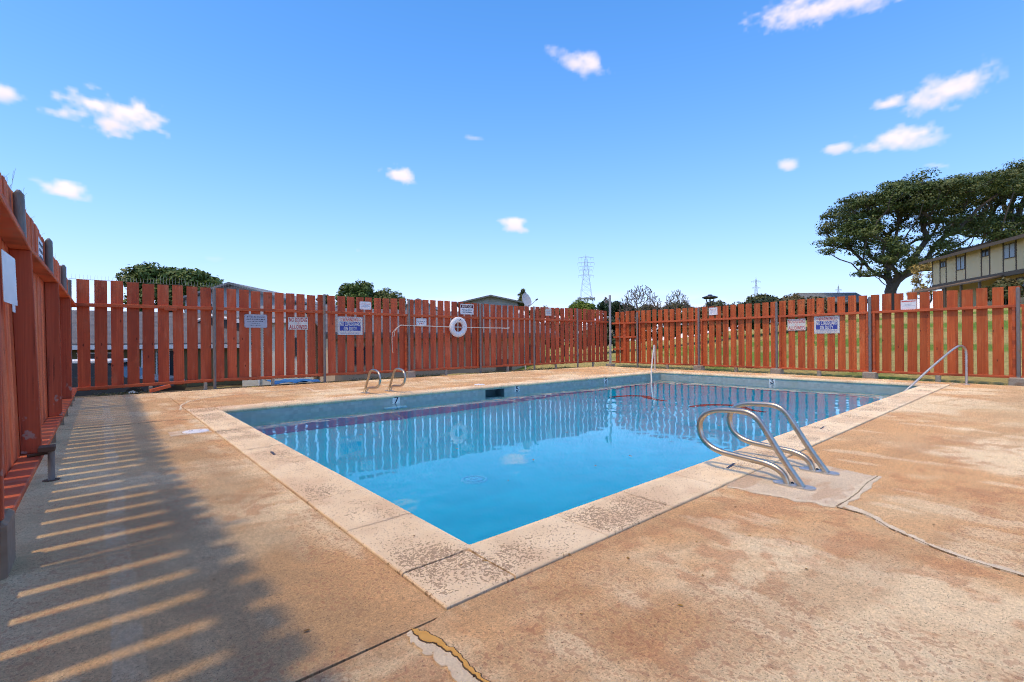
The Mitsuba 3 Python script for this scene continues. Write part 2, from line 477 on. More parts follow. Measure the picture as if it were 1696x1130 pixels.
proc_mat('waterline_tile', tile_fn, .6, .3)
M('pool_water', {'type': 'thindielectric', 'int_ior': 1.125, 'ext_ior': 1.0})
plain('dark_void', (.13, .19, .21), .9, .1)
plain('red_tile', (.10, .012, .016), .5, .4)
plain('white_plastic', (.78, .78, .76), .45, .4)
proc_mat('ring_white', lambda p, n, uv: mix((.70, .71, .72), (.80, .81, .82), fbm(p.x * 9, p.y * 9, p.z * 9, 3)), .5, .4)
proc_mat('sign_white', lambda p, n, uv: mix((.62, .58, .50), (.74, .71, .64), fbm(p.x * 7, p.y * 7, p.z * 7, 4)), .45, .4)
proc_mat('sign_bright', lambda p, n, uv: mix((.70, .70, .70), (.80, .80, .80), fbm(p.x * 7, p.y * 7, p.z * 7, 3)), .45, .4)
proc_mat('sign_grey', lambda p, n, uv: mix((.34, .36, .42), (.44, .46, .52), fbm(p.x * 6, p.y * 6, p.z * 6, 3)), .4, .5)
plain('ink_red', (.42, .035, .045), .5, .3)
plain('ink_faded_red', (.55, .12, .11), .5, .3)
plain('ink_blue', (.055, .075, .32), .5, .3)
plain('ink_pale_blue', (.22, .25, .42), .5, .3)
plain('ink_dark', (.05, .05, .075), .5, .3)
plain('ink_maroon', (.10, .02, .03), .5, .3)
plain('ink_white', (.70, .69, .64), .5, .3)
plain('black_metal', (.02, .02, .022), .45, .5)
plain('white_pole', (.60, .57, .50), .4, .5)
plain('rust', (.12, .075, .05), .8, .2)


def grass_fn(p, n, uv):
    a = mix((.11, .175, .032), (.30, .25, .095), smoothstep(.34, .62, fbm(p.x * .45 + 2, p.y * .45, 1.0, 5) + .12 * smoothstep(30, 16, p.x)))
    a = a * (.62 + .7 * fbm(p.x * 6, p.y * 6, 3.0, 4))
    soil = smoothstep(.32, .5, fbm(p.x * 1.2, p.y * 1.2, 9.0, 4) + .5 * (1 - smoothstep(0, 3.0, p.x))) * (1 - smoothstep(14.0, 15.0, p.x))
    return mix(a, (.045, .032, .024), .9 * soil)  # bare soil, with the dark shade behind the fence put into its tone


proc_mat('ground_grass', grass_fn, .95, .1)
M('blade', {'type': 'twosided', 'b': {'type': 'diffuse', 'reflectance': mikit.proc(lambda p, n, uv: mix((.10, .16, .03), (.30, .25, .10), smoothstep(.35, .6, fbm(p.x * 1.2, p.y * 1.2, 1.0, 3))) * (.7 + .6 * cell_rand(p.x * 40, p.y * 40)))}})


def leaf_mat(key, dark, light, brown, amount, f=.35):
    M(key, {'type': 'twosided', 'b': {'type': 'principled', 'roughness': .55, 'specular': .35, 'base_color': mikit.proc(
        lambda p, n, uv: mix(mix(dark, light, .55 * fbm(p.x * f, p.y * f, p.z * f, 3) + .45 * cell_rand(p.x * 3, p.y * 3, p.z * 3)), brown, amount * smoothstep(.45, .7, fbm(p.x * f * .8 + 9, p.y * f * .8, p.z * f * .8, 3))))}})


leaf_mat('leaf_monkeypod', (.052, .086, .020), (.150, .190, .045), (.17, .15, .045), .40, .30)
leaf_mat('leaf_green', (.06, .105, .020), (.155, .21, .045), (.15, .14, .04), .45)
leaf_mat('leaf_dark', (.018, .040, .014), (.05, .085, .025), (.06, .055, .02), .4)
leaf_mat('leaf_bright', (.10, .17, .018), (.22, .30, .035), (.20, .20, .03), .3)
leaf_mat('leaf_olive', (.075, .085, .026), (.165, .165, .055), (.19, .13, .06), .7)
leaf_mat('leaf_yellow', (.40, .27, .06), (.55, .40, .13), (.20, .16, .06), .6, 1.2)
leaf_mat('leaf_shrub', (.05, .11, .018), (.15, .24, .035), (.20, .16, .035), .3, .8)
proc_mat('bark', lambda p, n, uv: mix((.075, .060, .050), (.17, .14, .115), fbm(p.x * 2.5, p.y * 2.5, p.z * 1.2, 4)), .9, .1)
proc_mat('bark_grey', lambda p, n, uv: mix((.12, .095, .075), (.22, .18, .145), fbm(p.x * 4, p.y * 4, p.z * 2, 4)), .9, .1)
plain('dry_stem', (.26, .21, .15), .9, .1)
proc_mat('dead_leaf', lambda p, n, uv: mix((.36, .19, .03), (.20, .10, .03), cell_rand(p.x * 9, p.y * 9)), .7, .3)
proc_mat('roof_shingle', lambda p, n, uv: mix((.115, .11, .11), (.19, .18, .18), .6 * cell_rand(p.x * 3.2, p.z * 9, p.y * .2) + .4 * fbm(p.x * 3, p.y * 3, p.z * 3, 3)), .9, .2)
proc_mat('roof_grey', lambda p, n, uv: mix((.14, .155, .16), (.22, .235, .24), fbm(p.x * 2, p.y * 2, p.z * 4, 3)), .85, .2)
proc_mat('wall_grey', lambda p, n, uv: mix((.34, .36, .37), (.42, .44, .45), fbm(p.x, p.y, p.z * .4, 3)), .85, .2)
proc_mat('wall_brown', lambda p, n, uv: mix((.065, .048, .042), (.095, .072, .062), fbm(p.x * 6, p.y * 6, p.z * .6, 3)), .85, .2)
proc_mat('wall_cream', lambda p, n, uv: mix((.62, .55, .43), (.72, .66, .54), fbm(p.x * .8, p.y * .8, p.z * 1.5, 4)), .85, .2)
proc_mat('wall_tan', lambda p, n, uv: mix((.48, .33, .20), (.58, .43, .28), fbm(p.x * .8, p.y * .8, p.z * 1.5, 4)), .85, .2)
proc_mat('wall_olive', lambda p, n, uv: mix((.16, .13, .06), (.21, .17, .085), fbm(p.x * .8, p.y * .8, p.z * 1.5, 4)), .85, .2)
proc_mat('siding_tan', lambda p, n, uv: mix((.68, .51, .29), (.76, .58, .34), .5 * fbm(p.x * .5, p.y * .5, p.z * .2, 3) + .5 * noise((p.x - p.y) * 9, 2.0)), .85, .2)
plain('trim_brown', (.15, .11, .08), .75, .2)
plain('trim_white', (.72, .71, .68), .6, .3)
plain('window_glass', (.03, .04, .05), .15, .5)
plain('curtain', (.42, .45, .48), .7, .3)
plain('aluminium', (.55, .56, .57), .4, .4, .5)
plain('solar_glass', (.02, .035, .11), .12, .8)
plain('car_paint', (.025, .026, .03), .25, .6)
plain('car_roof', (.70, .68, .64), .3, .6)
plain('tyre', (.018, .018, .018), .9, .1)
proc_mat('tarp', lambda p, n, uv: mix((.015, .09, .30), (.03, .17, .45), fbm(p.x * 8, p.y * 8, 1.0, 3)), .5, .4)
plain('pylon_steel', (.46, .50, .54), .6, .4)  # pale blue-grey: distance haze put into the steel's colour
plain('dish_grey', (.52, .53, .53), .5, .4)
plain('concrete_pole', (.40, .41, .42), .7, .3)

# ------------------------------------------------------------------ terrain
R_OUT = [(-.0587 / 1.00172), (-1 / 1.00172)]


def sm(a, b, x):
    t = np.clip((x - a) / (b - a), 0, 1)
    return t * t * (3 - 2 * t)


def ground_z(x, y):
    x, y = np.asarray(x, float), np.asarray(y, float)
    A = .7 + 2.95 * (1 - sm(6, 32, y))
    s = np.clip((x - 15.7) / 34, 0, 1)
    hill = A * (.5 * s + .5 * sm(0, 1, s))
    dip = 1.0 * sm(12.2, 19, y) * (1 - sm(13, 18, x)) + .0 * x
    left = .25 * sm(-3.0, -6, x)
    return -.075 + hill - dip - left + .02 * np.sin(x * 1.7) * np.cos(y * 1.3) * (np.maximum(np.abs(x), np.abs(y)) > 16)


def grid_axis(lo, hi, step, far):
    core = np.arange(lo, hi + 1e-6, step)
    g = [hi]
    while g[-1] < far:
        g.append(g[-1] + (g[-1] - hi) * .25 + step * 1.3)
    h = [lo]
    while h[-1] > -far:
        h.append(h[-1] - (lo - h[-1]) * .25 - step * 1.3)
    return np.array(sorted(set(np.round(h[1:], 4)) | set(np.round(core, 4)) | set(np.round(g[1:], 4))))


def make_ground():
    gx, gy = grid_axis(-8, 64, .8, 6000), grid_axis(-16, 40, .8, 6000)
    hx, hy = (-.3, 13.6), (-.3, 7.35)
    gx = np.array(sorted(set(gx[(np.abs(gx - hx[0]) > .3) & (np.abs(gx - hx[1]) > .3)]) | set(hx)))
    gy = np.array(sorted(set(gy[(np.abs(gy - hy[0]) > .3) & (np.abs(gy - hy[1]) > .3)]) | set(hy)))
    X, Y = np.meshgrid(gx, gy, indexing='ij')
    V = np.stack([X, Y, ground_z(X, Y)], -1).reshape(-1, 3)
    n, m = len(gx), len(gy)
    i, j = np.meshgrid(np.arange(n - 1), np.arange(m - 1), indexing='ij')
    cx, cy = (gx[:-1] + gx[1:])[:, None] / 2 + 0 * j, (gy[:-1] + gy[1:])[None] / 2 + 0 * i
    keep = ~((cx > hx[0]) & (cx < hx[1]) & (cy > hy[0]) & (cy < hy[1]))
    a = (i * m + j)[keep]
    return V, np.vstack([np.stack([a, a + m, a + m + 1], 1), np.stack([a, a + m + 1, a + 1], 1)])


g = structure('ground', 'dry grass and soil outside the fenced pool area')
put(g, make_ground(), 'ground_grass', smooth=True)

# ------------------------------------------------------------------ pool deck
deck = structure('pool_deck', 'stained tan concrete pool deck')
O = CW + .008


def slab(pts, z0=-.16, z1=0.0):
    part(deck, 'slab', extrude(Polygon(pts), z0, z1), 'deck_concrete')


def back_y(x):
    return 11.3884 - .0232 * x


def right_x(y):
    return 15.0248 + .0587 * y


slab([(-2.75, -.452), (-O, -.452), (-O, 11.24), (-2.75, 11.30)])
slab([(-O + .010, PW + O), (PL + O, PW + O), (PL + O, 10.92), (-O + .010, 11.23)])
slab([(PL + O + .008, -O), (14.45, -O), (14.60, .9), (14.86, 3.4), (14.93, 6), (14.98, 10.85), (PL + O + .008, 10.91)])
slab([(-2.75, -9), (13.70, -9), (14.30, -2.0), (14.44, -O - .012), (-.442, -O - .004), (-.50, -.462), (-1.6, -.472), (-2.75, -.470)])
# filled joints below the surface, under the slabs' edges
part(deck, 'joint', cat(box2((-2.75, -.475, -.15), (-.43, -.445, -.016)), 
                        box2((-.46, -.45, -.15), (-.40, 7.6, -.02)), box2((-.46, -.46, -.15), (13.8, -.40, -.02)), box2((13.68, -.45, -.15), (13.73, 7.6, -.02)), box2((-.46, 7.42, -.15), (13.8, 7.46, -.02))), 'joint_dark')

# coping stones with a bull-nosed inner edge
NOSE = [(0.0, -.06), (-.012, -.052), (-.022, -.036), (-.022, -.022), (-.014, -.006), (.0, .006), (.02, .013), (.06, .017), (.10, .013), (.16, .010), (CW - .012, .010), (CW - .003, .006), (CW, -.003), (CW, -.06)]


def coping_run(a, b, out, first, pitch, cnt):
    a, b, out = (np.asarray(q, float) for q in (a, b, out))
    L = np.linalg.norm(b - a)
    t = (b - a) / L
    cuts = [first + pitch * k for k in range(cnt)]
    cuts = [0.0] + [c for c in cuts if .1 < c < L - .1] + [L]
    for i in range(len(cuts) - 1):
        j = rng.uniform(-.002, .002)
        part(deck, 'coping_stone', sweep_profile(NOSE, np.r_[a + t * (cuts[i] + .0028), 0] + [0, 0, j], np.r_[a + t * (cuts[i + 1] - .0028), 0] + [0, 0, j], np.r_[out, 0]), 'coping_stone', smooth=50)


coping_run((0, -.05), (0, PW + .02), (-1, 0), .668, .6905, 12)
coping_run((-.04, 0), (PL + .02, 0), (0, -1), .69, .683, 24)
coping_run((PL, -.02), (PL, PW + .02), (1, 0), .66, .69, 12)
coping_run((-.02, PW), (PL + .02, PW), (0, 1), .69, .683, 24)
for cx, cy, sx, sy in ((0, 0, -1, -1), (PL, 0, 1, -1), (0, PW, -1, 1), (PL, PW, 1, 1)):
    e0 = .046
    q = Polygon([(cx - sx * .012, cy + sy * e0), (cx + sx * e0, cy + sy * e0), (cx + sx * e0, cy - sy * .012), (cx + sx * CW, cy - sy * .0), (cx + sx * CW, cy + sy * CW), (cx, cy + sy * CW)]) if False else \
        Polygon([(cx + sx * .018, cy + sy * .052), (cx + sx * .005, cy + sy * .018), (cx + sx * .044, cy + sy * .004), (cx + sx * CW, cy + sy * .006), (cx + sx * CW, cy + sy * CW), (cx + sx * .01, cy + sy * CW)])
    if (cx, cy) == (0, 0):
        q = Polygon([(-.044, -.012), (-.02, -.018), (-.004, -.03), (.01, -.052), (.002, -.056)] and [(-CW, -.054), (-.026, -.054), (-.044, -.040), (-.044, -CW), (-CW, -CW)])
    part(deck, 'coping_stone', box2((cx + sx * (.022 if (cx, cy) != (0, 0) else .044), cy + sy * (.022 if (cx, cy) != (0, 0) else .054), -.06), (cx + sx * CW, cy + sy * CW, .010), .006), 'coping_stone')
# the little nose at the corner nearest the camera, filling the inner angle
part(deck, 'coping_stone', extrude(Polygon([(-.043, -.0535), (.000, -.0535), (.0, -.004), (-.0435, -.0045)]).buffer(-.0005), -.06, .008), 'coping_stone')


proc_mat('mortar', lambda p, n, uv: mix((.30, .22, .15), (.42, .33, .23), fbm(p.x * 30, p.y * 30, 1.0, 3)), .95, .1)
part(deck, 'coping_mortar', cat(box2((-CW + .01, .03, -.05), (-.035, PW, .002)), box2((.03, -CW + .01, -.05), (PL, -.035, .002)), box2((PL + .035, .03, -.05), (PL + CW - .01, PW, .002)), box2((.0, PW + .035, -.05), (PL, PW + CW - .01, .002)), box2((-.12, -.12, -.05), (.012, .012, .002))), 'mortar')


def ribbon(path, widths, z0, z1, jag=.006, seed=1):
    P = spline(path, 22)
    rj = np.random.default_rng(seed + 100)
    kx = np.linspace(0, 1, max(len(P) // 5, 3))
    P = P + np.stack([np.interp(np.linspace(0, 1, len(P)), kx, rj.normal(0, jag * .9, len(kx))) for _ in range(2)], 1) * np.minimum(1, np.arange(len(P)) / 6)[:, None]
    w = np.interp(np.linspace(0, 1, len(P)), np.linspace(0, 1, len(widths)), widths)
    r = np.random.default_rng(seed)
    t = np.gradient(P, axis=0)
    nrm = np.stack([-t[:, 1], t[:, 0]], 1) / (np.linalg.norm(t, axis=1, keepdims=True) + 1e-9)
    k1, k2 = (np.interp(np.linspace(0, 1, len(P)), np.linspace(0, 1, len(P) // 4), r.normal(0, jag * .8, len(P) // 4)) for _ in range(2))
    Lf = P + nrm * np.maximum(w / 2 + k1 + r.uniform(-jag, jag, len(P)) * .25, .001)[:, None]
    Rt = P - nrm * np.maximum(w / 2 + k2 + r.uniform(-jag, jag, len(P)) * .25, .001)[:, None]
    pg = Polygon(np.vstack([Lf, Rt[::-1]])).buffer(0)
    pg = max(pg.geoms, key=lambda q: q.area) if hasattr(pg, 'geoms') else pg
    return extrude(pg, z0, z1)


part(deck, 'concrete_patch', extrude(Polygon([(2.060, -.436), (2.075, -.62), (2.10, -.90), (2.139, -1.131), (2.50, -1.14), (2.86, -1.12), (3.164, -1.135), (3.23, -.86), (3.30, -.60), (3.31, -.436)]), -.01, .004), 'patch_concrete')
part(deck, 'crack_filler', ribbon([(2.03, -.47), (2.06, -.70), (2.09, -.92), (2.13, -1.13)], [.03, .035, .04, .05], -.01, .007, .008, 2), 'filler_white', label='pale crack filler beside the concrete patch')
part(deck, 'crack_filler', ribbon([(2.13, -1.13), (2.45, -1.15), (2.8, -1.135), (3.19, -1.15)], [.06, .05, .07, .05], -.01, .0062, .008, 3), 'filler_white')
part(deck, 'crack_filler', ribbon([(2.20, -1.17), (2.118, -1.306), (1.976, -1.434), (1.878, -1.571), (1.80, -1.68), (1.75, -1.80), (1.722, -1.98), (1.66, -2.25), (1.6, -2.8)], [.07, .06, .04, .035, .035, .05, .05, .06, .06], -.01, .0055, .007, 4), 'filler_white')
part(deck, 'crack_line', ribbon([(2.125, -1.14), (2.09, -1.306), (1.955, -1.434), (1.860, -1.571), (1.785, -1.68), (1.735, -1.80), (1.70, -1.98), (1.64, -2.25)], [.006, .004, .004, .005], -.01, .0078, .002, 5), 'crack_brown')
part(deck, 'crack_line', ribbon([(2.135, -1.135), (2.5, -1.15), (2.9, -1.135), (3.18, -1.145)], [.007, .005, .006], -.01, .0082, .002, 6), 'crack_brown')
part(deck, 'crack_filler', ribbon([(-.612, -.466), (-.620, -.528), (-.603, -.60), (-.592, -.68), (-.585, -.75), (-.605, -.82), (-.60, -.92), (-.57, -1.2)], [.012, .05, .06, .055, .07, .06, .07], -.01, .0055, .007, 7), 'filler_white')
part(deck, 'crack_line', ribbon([(-.605, -.462), (-.593, -.514), (-.574, -.589), (-.566, -.652), (-.553, -.717), (-.570, -.803), (-.562, -.88), (-.53, -1.1)], [.010, .052, .030, .022, .022, .021, .022], -.01, .0075, .003, 8), 'joint_dark')
part(deck, 'crack_filler', ribbon([(-.605, -.462), (-.593, -.514), (-.574, -.589), (-.566, -.652), (-.553, -.717), (-.570, -.803), (-.562, -.88), (-.53, -1.1)], [.006, .042, .020, .013, .014, .012, .013], -.01, .009, .003, 8), 'filler_yellow', label='yellow sealant in the crack at the front of the deck')
for q, (pth, w) in enumerate((
                               ([(-.46, 6.2), (-.9, 6.32), (-1.4, 6.25), (-2.0, 6.4)], .006), ([(2.6, 7.46), (2.5, 8.2), (2.2, 8.9), (2.3, 9.9), (2.2, 11.1)], .03), ([(-.5, 7.5), (-.3, 8.6), (.2, 9.3), (1.2, 9.6), (2.3, 9.7)], .03))):
    part(deck, 'crack_line' if w < .02 else 'crack_filler', ribbon(pth, [w, w * .7, w * 1.2, w * .8], -.01, .0030 + .0007 * q, w * .3, 30 + q), 'crack_brown' if w < .02 else 'filler_white')
for x, y, w, h, rz in ((-.21, 3.02, .17, .022, 1.5), (2.62, -.23, .20, .020, .15), (5.2, -.19, .20, .018, .1)):
    part(deck, 'coping_mark', box((x, y, .0125), (w, h, .003), 0, rz), 'ink_dark')

# ------------------------------------------------------------------ pool basin and water
basin = structure('pool_basin', 'blue painted swimming pool basin')
ZW, ZT = -.18, -.34


def floor_z(x):
    return np.interp(x, [0, 4.6, 8.2, PL], [-.52, -.51, -.415, -.40])


xs = np.linspace(0, PL, 60)
V = np.vstack([np.stack([xs, xs * 0 - .0, floor_z(xs)], 1), np.stack([xs, xs * 0 + PW, floor_z(xs)], 1)])
k = np.arange(59)
part(basin, 'floor', (V, np.vstack([np.stack([k, k + 1, k + 61], 1), np.stack([k, k + 61, k + 60], 1)])), 'pool_plaster')


def wallq(a, b, z0a, z0b, z1):
    a, b = np.asarray(a, float), np.asarray(b, float)
    return np.array([[*a, z0a], [*b, z0b], [*b, z1], [*a, z1]]), np.array([[0, 1, 2], [0, 2, 3]])


def wall_strip(y):
    f = floor_z(xs)
    V = np.vstack([np.stack([xs, xs * 0 + y, f], 1), np.stack([xs, xs * 0 + y, f * 0 + ZT], 1)])
    return V, np.vstack([np.stack([k, k + 1, k + 61], 1), np.stack([k, k + 61, k + 60], 1)])


part(basin, 'wall', wall_strip(PW), 'pool_plaster')
part(basin, 'wall', wall_strip(0.0), 'pool_plaster')
part(basin, 'wall', wallq((PL, 0), (PL, PW), -.42, -.42, ZT), 'pool_plaster')
part(basin, 'wall', wallq((0, 0), (0, PW), -.54, -.54, ZT), 'pool_plaster')
SK = (5.55, 6.15, -.30, -.075)
part(basin, 'tile_band', cat(wallq((0, PW), (SK[0], PW), ZT, ZT, -.03), wallq((SK[1], PW), (PL, PW), ZT, ZT, -.03), wallq((SK[0], PW), (SK[1], PW), ZT, ZT, SK[2]), wallq((SK[0], PW), (SK[1], PW), SK[3], SK[3], -.03)), 'waterline_tile')
part(basin, 'tile_band', wallq((0, 0), (PL, 0), ZT, ZT, -.03), 'waterline_tile')
part(basin, 'tile_band', wallq((PL, 0), (PL, PW), ZT, ZT, -.03), 'waterline_tile')
part(basin, 'tile_band', wallq((0, 0), (0, PW), ZT, ZT, -.03), 'waterline_tile')
bx = box2((SK[0], PW, SK[2]), (SK[1], PW + .35, SK[3]))
part(basin, 'skimmer_mouth', (bx[0], np.array([f for f in bx[1] if not np.allclose(bx[0][f][:, 1], PW)])), 'dark_void')
# dark red tile bands on the shallow floor
part(basin, 'step_marking', ribbon([(8.776, 5.752), (9.041, 5.699), (9.394, 5.593), (9.614, 5.267), (9.305, 4.853), (9.155, 4.561), (9.129, 4.27)], [.09, .19, .23, .23, .14, .11], -.45, -.404, .01, 9), 'red_tile', label='dark red stripe on the pool floor, farther from the camera')
part(basin, 'step_marking', ribbon([(8.573, 3.353), (8.864, 3.309), (9.191, 3.238), (9.482, 2.797), (9.173, 2.383), (8.997, 2.154), (8.961, 1.889)], [.09, .19, .23, .23, .14, .11], -.45, -.404, .01, 10), 'red_tile', label='dark red stripe on the pool floor, nearer to the camera')
dr_ = cat(lathe([(0, .012), (.10, .012), (.10, .0)], 28), torus((0, 0, .0), .14, .018, (0, 0, 1), 28, 8), box((0, 0, .014), (.20, .012, .006)), box((0, 0, .014), (.012, .20, .006)))
plain('drain_blue', (.03, .36, .56), .7, .2)
part(basin, 'drain_cover', xf(dr_, np.eye(3), (1.80, 2.40, -.520)), 'drain_blue')


def numeral(txt, h):
    v, f = vf(meshkit.text_mesh(txt, h, .004, True))
    v[:, 0] -= (v[:, 0].min() + v[:, 0].max()) / 2
    return v, f


BACKM = np.array([[1, 0, 0], [0, 0, -1], [0, 1, 0]]).astype(float)      # reads along +x, faces -y
ENDM = np.array([[0, 0, -1], [-1, 0, 0], [0, 1, 0]]).astype(float)      # reads along -y, faces -x
for txt, x in (('7', 3.18), ('5', 6.57), ('3', 10.22)):
    tl = part(basin, 'depth_tile', box((x, PW - .005, -.11), (.17, .012, .15), .002), 'trim_white', label=f'white depth tile with black numeral {txt} on the long far wall')
    part(tl, 'numeral', xf(numeral(txt, .13), BACKM, (x, PW - .0112, -.175)), 'ink_dark')
tl = part(basin, 'depth_tile', box((PL - .005, 3.353, -.11), (.012, .17, .15), .002), 'trim_white', label='white depth tile with black numeral 3 on the short right wall')
part(tl, 'numeral', xf(numeral('3', .13), ENDM, (PL - .0112, 3.353, -.175)), 'ink_dark')
plain('ladder_tread', (.16, .42, .55), .6, .3)
part(basin, 'ladder_step', box((3.13, PW - .06, -.255), (.48, .12, .03), .008), 'ladder_tread')

water = structure('water', 'calm clear blue pool water')
nx, ny = 360, 190
X, Y = np.meshgrid(np.linspace(.0, PL, nx), np.linspace(.0, PW, ny), indexing='ij')
Q = np.stack([X, Y, X * 0], -1)
calm = .25 + .75 * sm(.3, .7, meshkit.fbm(Q * .35, 3, 5))
Z = ZW + .0085 * (meshkit.fbm(Q * 1.5 + [0, 0, 3], 3, 11) - .5) * calm + .0045 * (meshkit.fbm(Q * [5.5, 7.0, 1], 2, 12) - .5) * calm
i, j = np.meshgrid(np.arange(nx - 1), np.arange(ny - 1), indexing='ij')
a = (i * ny + j).ravel()
put(water, (np.stack([X, Y, Z], -1).reshape(-1, 3), np.vstack([np.stack([a, a + ny, a + ny + 1], 1), np.stack([a, a + ny + 1, a + 1], 1)])), 'pool_water', smooth=True)

# ------------------------------------------------------------------ fences


class Run:
    """a straight fence line: s along it, d outwards from the pool, z up"""

    def __init__(self, o, t, lean=None):
        t = np.asarray(t, float)
        self.t = t / np.linalg.norm(t)
        self.o = np.asarray(o, float)
        self.n = np.array([-self.t[1], self.t[0]])          # outwards is to the left of t
        self.lean = lean

    def place(self, mesh):
        v, f = mesh
        v = np.asarray(v, float)
        d = v[:, 1] + (self.lean(v[:, 0], v[:, 2]) if self.lean else 0)
        xy = self.o + v[:, :1] * self.t + d[:, None] * self.n
        return np.column_stack([xy, v[:, 2]]), f

    def P(self, s, d, z):
        return self.place((np.array([[s, d, z]]), None))[0][0]


back = Run((-2.0, 11.4348), (1, -.0232))
cr = (15.667, 10.935)
rightf = Run((right_x(10.94), 10.94), (-.0587, -1))
rightf.n = np.array([1, -.0587]) / 1.00172


def lean_left(s, z):
    y = 11.4 - s
    return .075 * np.exp(-((y - 3.4) / 1.9) ** 2) * (z - .1) / 2.2 + .03 * np.exp(-((y - 7.0) / 2.0) ** 2) * (z - .1) / 2.2


leftf = Run((-1.94, 11.4), (0, -1), lean_left)
leftf.n = np.array([-1.0, 0.0])


def boards(fence, run, s0, s1, off, d, zb, zt, mat, width=.205, th=.021, skip=(), jit=.012, r=None):
    r = r or np.random.default_rng(3)
    k = 0
    while True:
        s = s0 + off + PITCH * (k + .5)
        if s > s1:
            break
        w = width + r.uniform(-.008, .008)
        a = r.normal(0, .003)
        zt_, zb_ = zt(s) + r.uniform(-jit, jit), zb(s) + r.uniform(-.01, .01)
        v, f = box((0, 0, 0), (w, th, zt_ - zb_), .003)
        v = v + [0, 0, (zt_ + zb_) / 2]
        v[:, 0] += s + r.uniform(-.007, .007) + a * (v[:, 2] - 1.2)
        v[:, 1] += d + r.uniform(-.003, .003) + .004 * np.sin(k * 1.7)
        part(fence, 'board', run.place((v, f)), mat)
        k += 1


def bar(run, s0, s1, d0, d1, z0, z1, ch=.006, n=1):
    """a straight bar; z0, z1 may be functions of s"""
    zf0 = z0 if callable(z0) else (lambda s: z0)
    zf1 = z1 if callable(z1) else (lambda s: z1)
    v, f = box2((s0, d0, 0), (s1, d1, 1), ch)
    v0, _ = box2((s0, d0, 0), (s1, d1, 1), 0)
    h = zf1(v[:, 0]) - zf0(v[:, 0])
    zz = v[:, 2].copy()
    lowc, highc = (zz > 0) & (zz < .5), (zz < 1) & (zz >= .5)
    z = zf0(v[:, 0]) + np.where(zz < .5, zz, h - (1 - zz))
    v = v.copy()
    v[:, 2] = z
    return run.place((v, f))


# --- back fence
fb = thing('wooden_fence', 'long red slatted wooden fence behind the long far side of the pool, darker in shade', 'fence')
bz = lambda s: .165 + .006 * s * 0 + np.interp(s, [0, 2.6, 17.7], [-.04, .01, .02])
railtop = lambda s: np.interp(s, [0, 1.3, 2.6, 5.2, 7.8, 10.5, 13.1, 17.7], [1.985, 1.975, 2.0, 2.0, 1.985, 1.985, 1.995, 1.985]) - .012 * np.abs(np.sin(s * math.pi / 2.6))
POST_B = [.02, 2.60, 5.22, 7.82, 10.58, 13.13, 15.59]
boards(fb, back, 0, 17.72, OFF_B, .125, lambda s: bz(s) - .015, lambda s: 2.455 + .02 * np.sin(s * .9) + .03 * (s < 1.2), 'wood_back', .211)
for i in range(len(POST_B)):
    s0, s1 = POST_B[i] + .003, (POST_B[i + 1] if i + 1 < len(POST_B) else 17.70) - .003
    part(fb, 'rail', bar(back, s0, s1, .035, .112, lambda s: railtop(s) - .075, railtop), 'wood_rail')
    part(fb, 'rail', bar(back, s0, s1, .035, .112, lambda s: bz(s), lambda s: bz(s) + .065), 'wood_rail')
    for fr in (.5,) if i else (.52, .93):
        s = s0 + (s1 - s0) * fr
        part(fb, 'support_stub', bar(back, s - .035, s + .035, .02, .10, -.06, lambda q: bz(q) - .002, .008), 'footing_concrete')
for i, s in enumerate(POST_B):
    part(fb, 'post', back.place(tube([(s, -.005, -.08), (s, -.005, 2.43 + rng.uniform(-.01, .03)), (s, -.005, 2.462)], [.036, .036, .012], 14)), 'galvanized', smooth=40)
    if i in (3, 4):
        part(fb, 'nailer', bar(back, s - .092, s - .045, .036, .105, lambda q: bz(q) + .067, lambda q: railtop(q) - .077), 'wood_rail')
        part(fb, 'nailer', bar(back, s + .045, s + .085, .036, .105, lambda q: bz(q) + .067, lambda q: railtop(q) - .077), 'wood_rail')
part(fb, 'splice_block', bar(back, 1.62, 1.86, .018, .034, 1.875, 1.955, .004), 'wood_rail')
part(fb, 'splice_block', bar(back, 13.95, 14.25, .018, .034, 1.885, 1.96, .004), 'wood_rail')
part(fb, 'footing_block', bar(back, 7.72, 8.0, -.09, .12, -.06, .20, .015), 'footing_concrete')
part(fb, 'spike_strip', back.place(box2((.0, .118, 2.492), (3.5, .132, 2.497))), 'dry_stem')
sp = []
for s in np.r_[np.arange(.05, 3.45, .06)]:
    h = .10 + (.07 if s > 1.45 and s < 2.05 else 0)
    z = 2.497
    sp.append(tube([(s, .125, z), (s + rng.uniform(-.015, .015), .125 + rng.uniform(-.03, .03), z + h)], [.0022, .0012], 4))
part(fb, 'bird_spike', back.place(cat(*sp)), 'white_pole', stuff=True)

